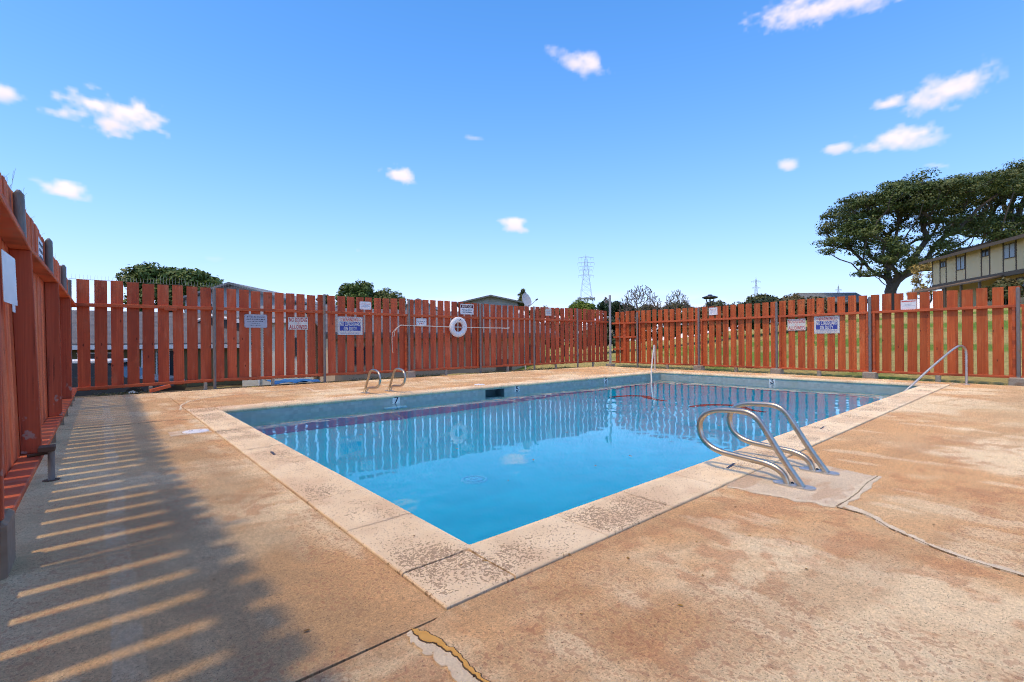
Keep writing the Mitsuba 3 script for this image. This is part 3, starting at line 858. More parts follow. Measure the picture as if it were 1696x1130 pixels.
# --- right fence, with a gate in its first bay
fr_ = thing('wooden_fence', 'sunlit orange-red slatted fence closing the short right end of the pool yard', 'fence')
rzb = lambda s: .135 + 0 * s
rrt = lambda s: 1.905 - .012 * np.abs(np.sin(s * math.pi / 2.6)) - .0 * s
POST_R = [.02, 1.45, 4.25, 7.02, 9.55, 12.46, 15.2]
boards(fr_, rightf, .10, 18.0, OFF_R, .125, lambda s: rzb(s) - .01, lambda s: 2.355 + .02 * np.sin(s * .8 + 1), 'wood_right', .203, r=np.random.default_rng(5))
for i in range(len(POST_R)):
    s0, s1 = POST_R[i] + .003, (POST_R[i + 1] if i + 1 < len(POST_R) else 18.0) - .003
    part(fr_, 'rail', bar(rightf, s0, s1, .035, .112, lambda s: rrt(s) - .07, rrt), 'wood_rail')
    part(fr_, 'rail', bar(rightf, s0, s1, .035, .112, rzb, lambda s: rzb(s) + .06), 'wood_rail')
    if i == 0:
        part(fr_, 'rail', bar(rightf, s0 + .09, s1 - .07, .036, .110, 1.22, 1.30), 'wood_rail')
        part(fr_, 'rail', bar(rightf, s0 + .09, .66, .036, .110, .70, .77), 'wood_rail')
        part(fr_, 'gate_stile', bar(rightf, .67, .79, .034, .108, .197, 1.83), 'wood_rail')
    elif i != 6:
        s = s0 + (s1 - s0) * (.5 if i != 3 else .48)
        part(fr_, 'support_stub', bar(rightf, s - .05, s + .05, .0, .10, -.09, lambda q: rzb(q) - .002, .012), 'footing_concrete')
for i, s in enumerate(POST_R[1:]):
    part(fr_, 'post', rightf.place(tube([(s, -.005, -.08), (s, -.005, 2.28 + (.03 if i == 2 else 0)), (s, -.005, 2.31 + (.03 if i == 2 else 0))], [.037, .037, .012], 14)), 'galvanized', smooth=40)
    for a0, a1 in ((-.105, -.05), (.05, .10)):
        part(fr_, 'nailer', bar(rightf, s + a0, s + a1, .036, .108, lambda q: rzb(q) + .062, lambda q: rrt(q) - .072), 'wood_rail')
    if i:
        part(fr_, 'footing_block', bar(rightf, s - .16, s + .15, -.13, .16, -.10, .155, .018), 'footing_concrete')
lp = part(fr_, 'gate_latch', rightf.place(cat(tube([(.50, .02, .02), (.50, .02, 2.0), (.46, .01, 2.05)], .012, 8), tube([(.36, .02, .25), (.36, .02, .42), (.50, .02, .44)], .010, 8), tube([(.50, .015, 1.28), (.40, .0, 1.27), (.36, .015, 1.30)], .012, 8), box((.33, .10, 2.08), (.03, .02, .09), .004))), 'galvanized', smooth=40)

# --- left fence, close to the camera, leaning a little outwards
fl = thing('wooden_fence', 'red wooden fence along the left edge, striping the deck with its shadow', 'fence')
boards(fl, leftf, .02, 15.2, OFF_L, .066, lambda s: .16 + 0 * s, lambda s: 2.45 + .015 * np.sin(s * 1.1), 'wood_left', .212, r=np.random.default_rng(9))
POST_L = [.0, 2.55, 5.15, 7.85, 10.35, 12.9]
for i in range(len(POST_L)):
    s0, s1 = POST_L[i] + .004, (POST_L[i + 1] if i + 1 < len(POST_L) else 15.2) - .004
    part(fl, 'rail', bar(leftf, s0, s1, -.075, .052, 1.885, 1.93, .006), 'wood_rail')
    part(fl, 'rail', bar(leftf, s0, s1, -.082, .052, .155, .20, .006), 'wood_rail')
for i, s in enumerate(POST_L[1:]):
    part(fl, 'wooden_post', bar(leftf, s + .02, s + .065, -.078, .050, .202, 1.883, .005), 'wood_post')
    if i != 3:
        part(fl, 'post', leftf.place(tube([(s - (.28 if i == 2 else .035), .008, .21), (s - (.28 if i == 2 else .035), .008, 2.41), (s - (.28 if i == 2 else .035), .008, 2.45)], [.037, .037, .012], 14)), 'galvanized', smooth=40)
    for fr2 in (.35, .75):
        s2 = s + 2.6 * fr2
        if 4.5 < 11.4 - s2 < 11:
            part(fl, 'support_stub', bar(leftf, s2 - .05, s2 + .05, -.06, .06, -.02, .153, .01), 'footing_shaded')
for s2 in (.9, 1.9):
    part(fl, 'support_stub', bar(leftf, s2 - .05, s2 + .05, -.06, .06, -.02, .153, .01), 'footing_shaded')
part(fl, 'footing_block', bar(leftf, 9.93, 10.24, -.11, .16, -.03, .265, .02), 'footing_shaded')
part(fl, 'wooden_post', bar(leftf, 10.19, 10.235, -.10, .05, .277, 2.40, .005), 'wood_post')
jk = part(fl, 'jack_post', tube([(-1.80, 3.285, .0), (-1.80, 3.285, .245)], .022, 14), 'galvanized', smooth=40)
part(jk, 'plate', box((-1.825, 3.285, .262), (.10, .13, .04), .005), 'rust')
part(jk, 'base_plate', lathe([(0, .006), (.05, .006), (.055, .001)], 16, (-1.80, 3.285, 0)), 'rust')
part(fl, 'bolt', tube([(-1.94, 3.32, .212), (-1.80, 3.36, .214)], .012, 8), 'rust')

# dry weeds standing just behind the left fence
for k, (y, n) in enumerate(((3.05, 16), (4.55, 26), (5.2, 26), (6.8, 20), (8.2, 16), (10.0, 14))):
    tw = []
    r = np.random.default_rng(40 + k)
    for q in range(n):
        b = np.array([-2.32 + r.uniform(-.08, .08), y + r.uniform(-.25, .25), -.2])
        h = r.uniform(2.5, 2.8)
        p1 = b + [r.uniform(-.05, .08), r.uniform(-.1, .1), 1.6]
        p2 = p1 + [r.uniform(-.02, .12), r.uniform(-.12, .12), h - 1.4]
        tw.append(tube(spline([b, p1, p2], 4), np.linspace(.003, .0010, 9), 4))
        if h > 2.6:
            for u in range(3):
                m = p1 + (p2 - p1) * r.uniform(.6, .95)
                tw.append(tube([m, m + [r.uniform(-.1, .12), r.uniform(-.1, .1), r.uniform(.05, .14)]], [.0016, .0009], 4))
    wk = thing('dry_weed', ['thin dry weed over the left fence, nearest to the camera', 'bushy dry weed tuft over the left fence before the small notice', 'dry weed sprays over the left fence beside the small notice',
                       'dry weed sprays over the left fence between two pipe tops', 'thin dry weed over the far half of the left fence', 'thin dry weed at the far end of the left fence'][k], 'weed', 'dry weeds behind the left fence')
    part(wk, 'stem', cat(*tw), 'dry_stem', stuff=True)

# ------------------------------------------------------------------ signs on the fences


def fit_text(txt, w, h, bold=True, depth=.0022):
    v, f = vf(meshkit.text_mesh(txt, h, depth, bold))
    v[:, 0] = (v[:, 0] - v[:, 0].min()) / (v[:, 0].max() - v[:, 0].min()) * w - w / 2
    v[:, 1] = (v[:, 1] - v[:, 1].min()) / (v[:, 1].max() - v[:, 1].min()) * h
    return v, f


def rounded(w, h, r, z0, z1):
    return extrude(Polygon([(-w / 2 + r, -h / 2 + r), (w / 2 - r, -h / 2 + r), (w / 2 - r, h / 2 - r), (-w / 2 + r, h / 2 - r)]).buffer(r, 6), z0, z1)


def on_fence(run, s, z, d, mesh, tilt=0.0):
    """sign-plane mesh (x right, y up, z towards the pool) onto the fence"""
    v, f = mesh
    c, q = math.cos(tilt), math.sin(tilt)
    v = np.column_stack([v[:, 0] * c - v[:, 1] * q, v[:, 0] * q + v[:, 1] * c, v[:, 2]])
    w = np.column_stack([s + v[:, 0], d - v[:, 2], z + v[:, 1]])
    return run.place((w, f if run is not back else f))


def scribble(w, h, seed, fill=.8):
    """a line of print too small to read, as short dashes"""
    r = np.random.default_rng(seed)
    x, out = -w / 2, []
    while x < w / 2 - .01:
        l = min(r.uniform(.3, 1.2) * h * 2.2, w / 2 - x)
        out.append(box2((x, 0, 0), (x + l, h, .0015)))
        x += l + h * r.uniform(.5, .9)
    return cat(*out)


def mv(m, x, y, z=0.0):
    return m[0] + np.array([x, y, z]), m[1]


BOLT = [(-1, -1), (1, -1), (1, 1), (-1, 1)]


def sign(run, s, z, w, h, label, plate_mat, items, r=.012, d=.098, tilt=0.0, group=None):
    k = thing('sign', label, 'sign', group)
    part(k, 'plate', on_fence(run, s, z, d, rounded(w, h, r, 0, .003), tilt), plate_mat)
    part(k, 'screw', on_fence(run, s, z, d, cat(*[mv(lathe([(0, .0055), (.005, .0045), (.007, .003)], 8), x * (w / 2 - .022), y * (h / 2 - .022)) for x, y in BOLT]), tilt), 'rust', stuff=True)
    for name, mesh, mat in items:
        part(k, name, on_fence(run, s, z, d, mv(mesh, 0, 0, .0032), tilt), mat)
    return k


def no_diving(w, h, ink):
    return [('lettering', mv(fit_text('NO DIVING', w * .92, h * .33), 0, h * .13), ink), ('lettering', mv(fit_text('ALLOWED', w * .90, h * .34), 0, -h * .46), ink),
            ('emblem', mv(xf(torus((0, 0, 0), h * .062, h * .012, (0, 0, 1), 20, 6, .2), np.eye(3), (0, 0, .001)), 0, .003 * h), ink)]


def warning(w, h, red, blue):
    pan = cat(box2((-w * .42, -h * .25, 0), (-w * .22, .23 * h, .0012)), box2((w * .22, -h * .25, 0), (w * .42, .23 * h, .0012)), box2((-w * .22, -h * .01, 0), (w * .22, .03 * h, .0012)))
    pan = cat(box2((-w * .42, -h * .27, 0), (w * .42, .22 * h, .0012)))
    out = [('heading', mv(fit_text('WARNING', w * .62, h * .21), 0, h * .245), red), ('panel', pan, blue),
           ('lettering', mv(fit_text('NO LIFEGUARD', w * .82, h * .21), 0, -.005 * h, .0014), 'ink_white'), ('lettering', mv(fit_text('ON DUTY', w * .52, h * .20), 0, -h * .25, .0014), 'ink_white'),
           ('fine_print', cat(mv(scribble(w * .86, h * .035, 3), 0, -h * .36), mv(scribble(w * .8, h * .03, 4), 0, -h * .43)), 'ink_pale_blue')]
    for q in (-1, 1):
        out.append(('emblem', mv(torus((0, 0, 0), h * .055, h * .010, (0, 0, 1), 16, 6, .2), q * w * .37, h * .345), 'ink_faded_red'))
    fr = cat(box2((-w / 2 + .008, h / 2 - .016, 0), (w / 2 - .008, h / 2 - .010, .001)), box2((-w / 2 + .008, -h / 2 + .010, 0), (w / 2 - .008, -h / 2 + .016, .001)),
             box2((-w / 2 + .008, -h / 2 + .016, 0), (-w / 2 + .014, h / 2 - .016, .001)), box2((w / 2 - .014, -h / 2 + .016, 0), (w / 2 - .008, h / 2 - .016, .001)))
    out.append(('border', fr, 'ink_pale_blue'))
    return out


def lines(w, h, rows, seed):
    out = []
    for i, (y, lw, lh, mat) in enumerate(rows):
        out.append(('fine_print', mv(scribble(w * lw, h * lh, seed + i), 0, h * y), mat))
    return out


sign(back, 3.53, 1.677, .525, .344, 'grey rounded rules sign with dark small print left of the long back fence', 'sign_grey', lines(.525, .344, [(.27, .78, .065, 'ink_dark'), (.10, .80, .06, 'ink_dark'), (-.06, .72, .05, 'ink_dark'), (-.22, .36, .04, 'ink_dark'), (-.36, .5, .03, 'ink_dark')], 20), .03)
sign(back, 4.56, 1.635, .505, .333, 'white NO DIVING ALLOWED sign with red letters on the dark back fence', 'sign_white', no_diving(.505, .333, 'ink_red'), .005)
sign(back, 5.993, 1.59, .735, .53, 'square white WARNING no lifeguard sign with blue panel on the dark back fence', 'sign_white', warning(.735, .53, 'ink_faded_red', 'ink_blue'), .006)
sign(back, 6.453, 2.20, .35, .235, 'small rounded white sign above the rail, over the WARNING sign of the back fence', 'sign_bright', lines(.35, .235, [(.16, .86, .06, 'ink_faded_red'), (-.02, .5, .05, 'ink_pale_blue'), (-.16, .8, .05, 'ink_pale_blue')], 30), .03)
sign(back, 8.315, 1.747, .368, .246, 'small white sign with red and dark print resting above the rescue pole', 'sign_bright', lines(.368, .246, [(.0, .8, .10, 'ink_dark'), (-.22, .45, .10, 'ink_faded_red')], 34), .004)
W_, H_ = .55, .354
sign(back, 10.087, 2.23, W_, H_, 'white NOTICE sign with dark maroon heading above the life ring', 'sign_bright',
     [('panel', box2((-W_ * .46, H_ * .12, 0), (W_ * .46, H_ * .42, .0012)), 'ink_maroon'), ('heading', mv(fit_text('NOTICE', W_ * .74, H_ * .20), 0, H_ * .17, .0014), 'ink_white'),
      ('lettering', mv(fit_text('This Area Is Under', W_ * .78, H_ * .13), 0, -H_ * .13), 'ink_dark'), ('lettering', mv(fit_text('Video Surveillance', W_ * .78, H_ * .13), 0, -H_ * .35), 'ink_dark')], .014)
sign(back, 14.0, 2.262, .331, .277, 'small upright white sign near the far corner end of the back fence', 'sign_white', lines(.331, .277, [(.25, .6, .05, 'ink_pale_blue'), (.08, .7, .05, 'ink_faded_red'), (-.08, .7, .05, 'ink_pale_blue'), (-.24, .66, .05, 'ink_pale_blue')], 40), .012)
sign(rightf, 4.77, 2.156, .325, .272, 'small white sign above the rail of the orange fence beside the garden lamp', 'sign_bright', lines(.325, .272, [(.25, .7, .06, 'ink_faded_red'), (.08, .6, .05, 'ink_pale_blue'), (-.12, .7, .05, 'ink_pale_blue')], 50), .004)
sign(rightf, 7.58, 1.574, .53, .362, 'white NO DIVING ALLOWED sign with faded red letters on the sunlit orange fence', 'sign_white', no_diving(.53, .362, 'ink_faded_red'), .005)
sign(rightf, 8.43, 1.544, .69, .528, 'white WARNING no lifeguard sign with blue panel on the sunlit orange fence', 'sign_white', warning(.69, .528, 'ink_faded_red', 'ink_blue'), .006)
sign(rightf, 10.40, 2.02, .335, .284, 'white sign with red heading bar above the orange fence rail, rightmost one', 'sign_bright', [('panel', box2((-.15, .085, 0), (.15, .115, .0012)), 'ink_faded_red')] + lines(.335, .284, [(.06, .4, .04, 'ink_dark'), (-.10, .8, .04, 'ink_pale_blue')], 60), .004)
sL = thing('sign', 'blank bent white metal sign seen edge-on on the left fence', 'sign')
part(sL, 'plate', leftf.place((lambda m: (np.column_stack([8.50 + m[0][:, 0], .004 - m[0][:, 2] + .05 * m[0][:, 0], 1.58 + m[0][:, 1]]), m[1]))(rounded(.50, .36, .012, 0, .003))), 'sign_bright')
part(sL, 'tab', leftf.place((lambda m: (np.column_stack([8.38 + m[0][:, 0], .000 - m[0][:, 2], 1.375 + m[0][:, 1]]), m[1]))(rounded(.16, .06, .01, 0, .003))), 'sign_bright')
sM = thing('sign', 'small white notice with dark print above the rail of the left fence', 'sign')
part(sM, 'plate', leftf.place((lambda m: (np.column_stack([5.62 + m[0][:, 0], .048 - m[0][:, 2], 2.17 + m[0][:, 1]]), m[1]))(rounded(.48, .34, .012, 0, .003))), 'sign_bright')
part(sM, 'fine_print', leftf.place((lambda m: (np.column_stack([5.62 + m[0][:, 0], .044 - m[0][:, 2], 2.17 + m[0][:, 1]]), m[1]))(cat(*[mv(scribble(.38, .035, 70 + q), 0, .09 - .075 * q) for q in range(4)]))), 'ink_dark', stuff=True)

# ------------------------------------------------------------------ ladders, handrails, ring, pole
LAD = [(-.745, .0), (-.724, .058), (-.684, .097), (-.611, .125), (-.515, .137), (-.375, .147), (-.238, .160), (-.150, .189), (-.085, .242), (-.055, .312), (-.055, .382), (-.087, .444), (-.145, .486), (-.225, .508),
       (-.316, .514), (-.412, .516), (-.479, .503), (-.537, .462), (-.594, .380), (-.667, .262), (-.747, .138), (-.808, .052), (-.845, .0)]


def ladder_rail(x, near, label, group):
    k = thing('ladder_rail', label, 'handrail', group)
    y = (lambda q: q) if near else (lambda q: PW - q)
    z0 = .006 if near else 0.0
    P = spline([(x, y(a), b + z0) for a, b in LAD], 4)
    part(k, 'tube', tube(P, .0243, 16), 'stainless', smooth=40)
    pl = extrude(LineString([(0, -.70), (0, -.875)]).buffer(.058, 10), .004, .014)
    v = pl[0].copy()
    v[:, 1] = [y(q) for q in v[:, 1]]
    v[:, 0] += x
    part(k, 'base_plate', (v, pl[1] if near else pl[1][:, ::-1]), 'satin_steel')
    for a in (-.768, -.818):
        part(k, 'bolt', lathe([(0, .010), (.008, .009), (.011, .004), (.011, 0)], 10, (x + .028, y(a), .013)), 'black_metal', smooth=40)


ladder_rail(2.42, True, 'curved stainless ladder rail on the concrete patch, nearest to the camera', 'ladder rails at the near edge')
ladder_rail(2.99, True, 'curved stainless ladder rail behind the nearest one on the concrete patch', 'ladder rails at the near edge')
ladder_rail(2.85, False, 'small looped ladder rail on the far deck, the left of the pair', 'ladder rails at the far edge')
ladder_rail(3.42, False, 'small looped ladder rail on the far deck above the numeral 7', 'ladder rails at the far edge')

HR = [(12.20, .36, -.32), (12.52, .13, -.02), (12.99, -.13, .36), (13.46, -.38, .70), (13.70, -.505, .855), (13.82, -.575, .915), (13.93, -.625, .91), (14.01, -.665, .845), (14.035, -.68, .74), (14.037, -.682, .45), (14.037, -.682, .0)]
for near in (True, False):
    k = thing('step_handrail', 'sloping stainless handrail at the right corner of the pool before the orange fence' if near else 'pale step handrail seen end-on at the far corner of the pool', 'handrail')
    P = spline([(a, b if near else PW - b, c) for a, b, c in HR], 5)
    part(k, 'tube', tube(P, .0245, 14), 'satin_steel' if near else 'white_pole', smooth=40)
    part(k, 'base_plate', lathe([(.0, .012), (.055, .012), (.07, .002)], 20, (14.037, -.682 if near else PW + .682, 0)), 'satin_steel', smooth=30)

k = thing('life_ring', 'round white life ring hanging on the dark back fence across the rescue pole', 'life ring')
part(k, 'ring', torus(back.P(9.615, -.07, 1.60), .252, .093, (back.n[0], back.n[1], .06), 56, 22, .75), 'ring_white', smooth=True)
part(k, 'hook', back.place(tube([(9.62, .10, 1.80), (9.62, -.12, 1.80), (9.635, -.16, 1.84), (9.64, -.17, 1.87)], .010, 8)), 'black_metal', smooth=40)

k = thing('rescue_pole', 'long white rescue pole with curved body hook hung level on the back fence', 'rescue pole')
PB = [(7.52, -.03, 1.630), (9.18, -.03, 1.606), (10.58, -.05, 1.592), (11.84, -.03, 1.588)]
part(k, 'pole', back.place(tube(spline(PB, 4), .0145, 10)), 'white_pole', smooth=40)
part(k, 'hook', back.place(cat(tube(spline([(7.78, -.03, 1.625), (7.55, -.03, 1.628), (7.42, -.03, 1.57), (7.27, -.03, 1.42), (7.235, -.03, 1.24), (7.24, -.03, 1.0), (7.26, -.03, .78)], 5), .0085, 8), tube(spline([(7.55, -.05, 1.628), (7.44, -.05, 1.58), (7.32, -.05, 1.44), (7.29, -.05, 1.28)], 5), .0085, 8))), 'white_pole', smooth=40)
for q, s in enumerate((7.9, 10.58, 11.84)):
    part(k, 'bracket', back.place(cat(box((s, .03, 1.6), (.03, .17, .02), .003), box((s, -.055, 1.612), (.03, .012, .045), .003))), 'black_metal' if q < 2 else 'white_pole')

for n_, (x, y) in enumerate(((-.60, 5.0), (5.83, 7.62))):
    k = thing('skimmer_lid', 'round white skimmer lid in the left deck beside the coping' if n_ == 0 else 'round white skimmer lid on the far deck above the skimmer mouth', 'lid')
    part(k, 'lid', lathe([(0, .014), (.06, .0145), (.125, .012), (.14, .006), (.14, .001)], 32, (x, y, 0)), 'white_plastic', smooth=30)
    part(k, 'finger_hole', cat(box((x - .05, y, .0145), (.04, .014, .003), .001), box((x + .05, y, .0145), (.04, .014, .003), .001)), 'ink_dark')
    if n_ == 0:
        part(k, 'collar', extrude(Polygon([(x - .27, y - .16), (x + .15, y - .16), (x + .15, y + .17), (x - .27, y + .17)]).difference(Polygon([(x + .15 * math.cos(q), y + .15 * math.sin(q)) for q in np.linspace(0, 6.28, 30)])), -.01, .0035), 'patch_concrete')

k = thing('wood_block', 'short red offcut of timber lying under the left end of the back fence', 'wood block', None, box((-.48, 11.22, .10), (.40, .09, .07), .006, m=trimesh.transformations.euler_matrix(0, -.22, .25)[:3, :3]), 'wood_rail')
vx, vy = np.meshgrid(np.linspace(1.95, 3.2, 40), np.linspace(11.5, 12.5, 26), indexing='ij')
qz = -.05 + .16 * meshkit.fbm(np.stack([vx * 3, vy * 3, vx * 0], -1), 4, 3)
i, j = np.meshgrid(np.arange(39), np.arange(25), indexing='ij')
a = (i * 26 + j).ravel()
thing('tarp', 'crumpled blue tarp on the ground visible under the back fence', 'tarp', None, (np.stack([vx, vy, qz], -1).reshape(-1, 3), np.vstack([np.stack([a, a + 26, a + 27], 1), np.stack([a, a + 27, a + 1], 1)])), 'tarp', 30)


def leaf_mesh(c, a, s, lift):
    q = np.array([(-1, 0, 0), (-.35, .42, .12), (.4, .38, .12), (1, 0, 0), (.4, -.38, .10), (-.35, -.42, .10), (0, 0, 0)]) * [s, s, s * lift]
    ca, sa = math.cos(a), math.sin(a)
    q = np.column_stack([q[:, 0] * ca - q[:, 1] * sa, q[:, 0] * sa + q[:, 1] * ca, q[:, 2]])
    return q + np.asarray(c), np.array([[6, 1, 0], [6, 2, 1], [6, 3, 2], [6, 4, 3], [6, 5, 4], [6, 0, 5]])


r = np.random.default_rng(77)
LEAF = [(-.18, -.18), (-.22, .22), (-.17, .28), (-.06, -.22), (.19, -.26), (.45, -.12), (.52, -.30), (.10, -.62), (-.05, -.82), (.5, -.66), (.62, -1.0), (.95, -.8), (1.25, -.95), (1.3, -1.15), (1.05, -1.3), (.85, -.75), (1.65, -.7), (1.9, -1.5), (2.2, -1.6),
        (-.43, .1), (-.44, .7), (-.43, 1.6), (.05, -.435), (.32, -.434), (-.43, -.30), (-.9, -.2), (-1.1, .5), (-.42, 3.2), (3.2, -1.7), (4.6, -1.5), (1.2, -.43), (-.62, 1.4), (.3, -1.05)]
for q, (x, y) in enumerate(LEAF):
    onc = -CW < x and -CW < y and (x < 0 or y < 0)
    thing('fallen_leaf', ('small dry leaf lying on the speckled coping stones' if onc else 'small dry leaf caught in the dark joint beside the coping' if -.46 < x < -.42 or -.46 < y < -.42 else 'small dry leaf on the deck left of the pool' if y > -.4 else 'small dry leaf on the front deck left of the ladder' if x < 1.4 else 'small dry leaf on the front deck right of the ladder'), 'leaf', 'fallen leaves on the deck', leaf_mesh((x + r.uniform(-.01, .01), y + r.uniform(-.01, .01), .017 if onc else .006), r.uniform(0, 6.3), r.uniform(.006, .015), .5), 'dead_leaf')
FLOAT = [(2.1, 3.7), (2.5, 3.2), (2.9, 3.6), (3.4, 2.4), (2.0, 1.6), (1.3, 1.2), (2.3, 1.0), (2.9, 1.0), (5.0, 2.4), (5.4, 1.2), (3.6, 5.2), (2.4, 5.4), (6.2, 4.4), (1.7, 2.6), (4.4, 1.2), (1.2, 4.2), (7.5, 3.1)]
for x, y in FLOAT:
    thing('floating_leaf', ('small pale leaf floating in the far half of the pool' if y > 3.9 else 'small pale leaf floating near the near corner of the pool' if x < 3 and y < 2.8 else 'small pale leaf floating in the middle of the pool' if x < 4 else 'small pale leaf floating in the right part of the pool'), 'leaf', 'leaves floating on the water', leaf_mesh((x, y, ZW + .012), r.uniform(0, 6.3), r.uniform(.014, .03), .3), 'dead_leaf')

# grass blades along the fences
bl, bf = [], []
r = np.random.default_rng(5)
N = 15000
bxs, bys = [], []
while len(bxs) < N:
    if r.random() < .72:
        y = r.uniform(-3.5, 10.9)
        x = np.interp(y, [-3.5, -.4, .9, 3.4, 11], [14.2, 14.46, 14.62, 14.88, 15.0]) + abs(r.normal(0, .45))
    else:
        x = r.uniform(1.5, 15.5)
        y = back_y(x) - .12 + abs(r.normal(0, .35))
        if meshkit.noise(np.array([x * .9, y, 0])) < .38:
            continue
    bxs.append(x)
    bys.append(y)
bxs, bys = np.array(bxs), np.array(bys)
hz = r.uniform(.03, .085, N)
an = r.uniform(0, 6.28, N)
b0 = np.stack([bxs, bys, ground_z(bxs, bys) - .005], 1)
dx = np.stack([np.cos(an), np.sin(an), 0 * an], 1) * .006
tip = b0 + np.stack([r.normal(0, .03, N), r.normal(0, .03, N), hz], 1)
Vg = np.stack([b0 - dx, b0 + dx, tip], 1).reshape(-1, 3)
put('grass', (Vg, np.arange(3 * N).reshape(-1, 3)), 'blade')
labels['grass'] = {'label': 'short dry grass growing along the foot of the fences', 'category': 'grass', 'kind': 'stuff'}

# ------------------------------------------------------------------ vegetation


def leaf_cloud(centres, radii, n, size, seed, flat=.5, shell=.55):
    """many small leaf quads in ellipsoidal clumps"""
    r = np.random.default_rng(seed)
    C = np.repeat(np.asarray(centres, float), n, 0)
    Rr = np.repeat(np.broadcast_to(np.asarray(radii, float), (len(centres), 3)), n, 0)
    m = len(C)
    d = r.normal(size=(m, 3))
    d /= np.linalg.norm(d, axis=1, keepdims=True)
    rad = shell + (1 - shell) * r.random(m) ** .6
    rad *= r.uniform(.75, 1.12, m)
    P = C + d * rad[:, None] * Rr
    nrm = d * [1, 1, 1] + r.normal(size=(m, 3)) * .55 + [0, 0, flat]
    nrm /= np.linalg.norm(nrm, axis=1, keepdims=True)
    u = np.cross(nrm, r.normal(size=(m, 3)))
    u /= np.linalg.norm(u, axis=1, keepdims=True)
    v = np.cross(nrm, u)
    s = size * r.uniform(.6, 1.3, m)
    a, b = u * s[:, None], v * (s * .62)[:, None]
    V = np.stack([P - a, P - b * .9 + a * .1, P + a, P + b * .9 + a * .1], 1).reshape(-1, 3)
    q = np.arange(m)[:, None] * 4
    return V, np.vstack([q + [0, 1, 2], q + [0, 2, 3]])


def skeleton(root, targets, r0, seed, sides=6, rtip=.02, sag=.15, power=2.3, upbias=.5):
    """limbs from the root node(s) to the targets; each joins the nearest lower node, radii by the pipe model"""
    r = np.random.default_rng(seed)
    nodes = [np.asarray(p, float) for p in root]
    par = [i - 1 for i in range(len(nodes))]
    load = [0.0] * len(nodes)
    top = nodes[-1]
    order = np.argsort([np.linalg.norm(np.asarray(t) - top) for t in targets])
    first = max(len(nodes) - 2, 0)
    for q in order:
        t = np.asarray(targets[q], float)
        A = np.array(nodes)
        dist = np.linalg.norm(A - t, axis=1)
        dt = np.linalg.norm(t - top)
        pen = dist + .55 * np.linalg.norm(A - top, axis=1) * (dt > 0) + np.where(A[:, 2] > t[2] - .05 * dist, 2.5, 0)
        pen[:first] = 1e9
        b = int(np.argmin(pen))
        a = A[b]
        L = np.linalg.norm(t - a)
        n = max(2, int(L / max(.12 * dt + .3, .3)))
        back_d = a - nodes[par[b]] if par[b] >= 0 else np.array([0, 0, 1.0])
        back_d = back_d / (np.linalg.norm(back_d) + 1e-9)
        c1 = a + back_d * L * .3 + np.array([0, 0, upbias * .12 * L])
        c2 = t - np.array([0, 0, sag * L]) - (t - a) * .25
        prev = b
        for s in np.arange(1, n + 1) / n:
            p = (1 - s) ** 3 * a + 3 * s * (1 - s) ** 2 * c1 + 3 * s * s * (1 - s) * c2 + s ** 3 * t
            if s < 1:
                p = p + r.normal(size=3) * L * .022
            nodes.append(p)
            par.append(prev)
            load.append(0.0)
            prev = len(nodes) - 1
        i = prev
        while i >= 0:
            load[i] += 1
            i = par[i]
    tot = max(load)
    rad = [max(r0 * (l / tot) ** (1 / power), rtip) for l in load]
    kids = {}
    for i, p_ in enumerate(par):
        if p_ >= 0:
            kids.setdefault(p_, []).append(i)
    out = []
    # chains
    starts = [0]
    while starts:
        s = starts.pop()
        chain, rr = [], []
        if par[s] >= 0:
            chain.append(nodes[par[s]])
            rr.append(min(rad[par[s]] * .85, rad[s] * 1.15))
        i = s
        while True:
            chain.append(nodes[i])
            rr.append(rad[i])
            ks = sorted(kids.get(i, []), key=lambda q: -load[q])
            if not ks:
                break
            starts += ks[1:]
            i = ks[0]
        if len(chain) > 1:
            out.append(tube(chain, rr, sides if rr[0] > .08 else 4, caps=False))
    return cat(*out)


CR = np.array([.7548, -.6560, 0])      # a horizontal direction used to lay out the trees: to the right along the hill
CF = np.array([.6560, .7548, 0])


def lay(c, u, w, z):
    return np.asarray(c, float) + CR * u + CF * w + np.array([0, 0, z])


def umbrella_tree(name, label, base, lobes, trunk_r, fork_z, seed, leaves='leaf_monkeypod', n=130, leaf=.24, limbs=None):
    """broad crown of flat leafy pads on long limbs; lobes: (u, w, z, spread u, spread w, spread z, count)"""
    r = np.random.default_rng(seed)
    pads, rad = [], []
    for (u, w, z, su, sw, sz, cnt) in lobes:
        for _ in range(cnt):
            while True:
                q = r.uniform(-1, 1, 3)
                if q[0] ** 2 + q[1] ** 2 < 1:
                    break
            zz = z + sz * q[2] - (q[0] ** 2 + q[1] ** 2) * sz * .9
            pads.append(lay(base, u + su * q[0], w + sw * q[1], zz))
            k_ = r.uniform(.75, 1.45)
            rad.append((1.35 * k_, 1.35 * k_, .50 * k_))
    k = thing(name, label, 'tree')
    rt = [lay(base, 0, 0, -1), lay(base, .05, 0, fork_z * .5), lay(base, -.05, 0, fork_z)]
    part(k, 'trunk', skeleton(rt, [p - [0, 0, .3] for p in pads] + [lay(base, *q) for q in (limbs or [])], trunk_r, seed, 9, .035, .10), 'bark', smooth=True)
    part(k, 'crown', leaf_cloud(pads, rad, n, leaf, seed + 1, .9, .35), leaves)
    return k


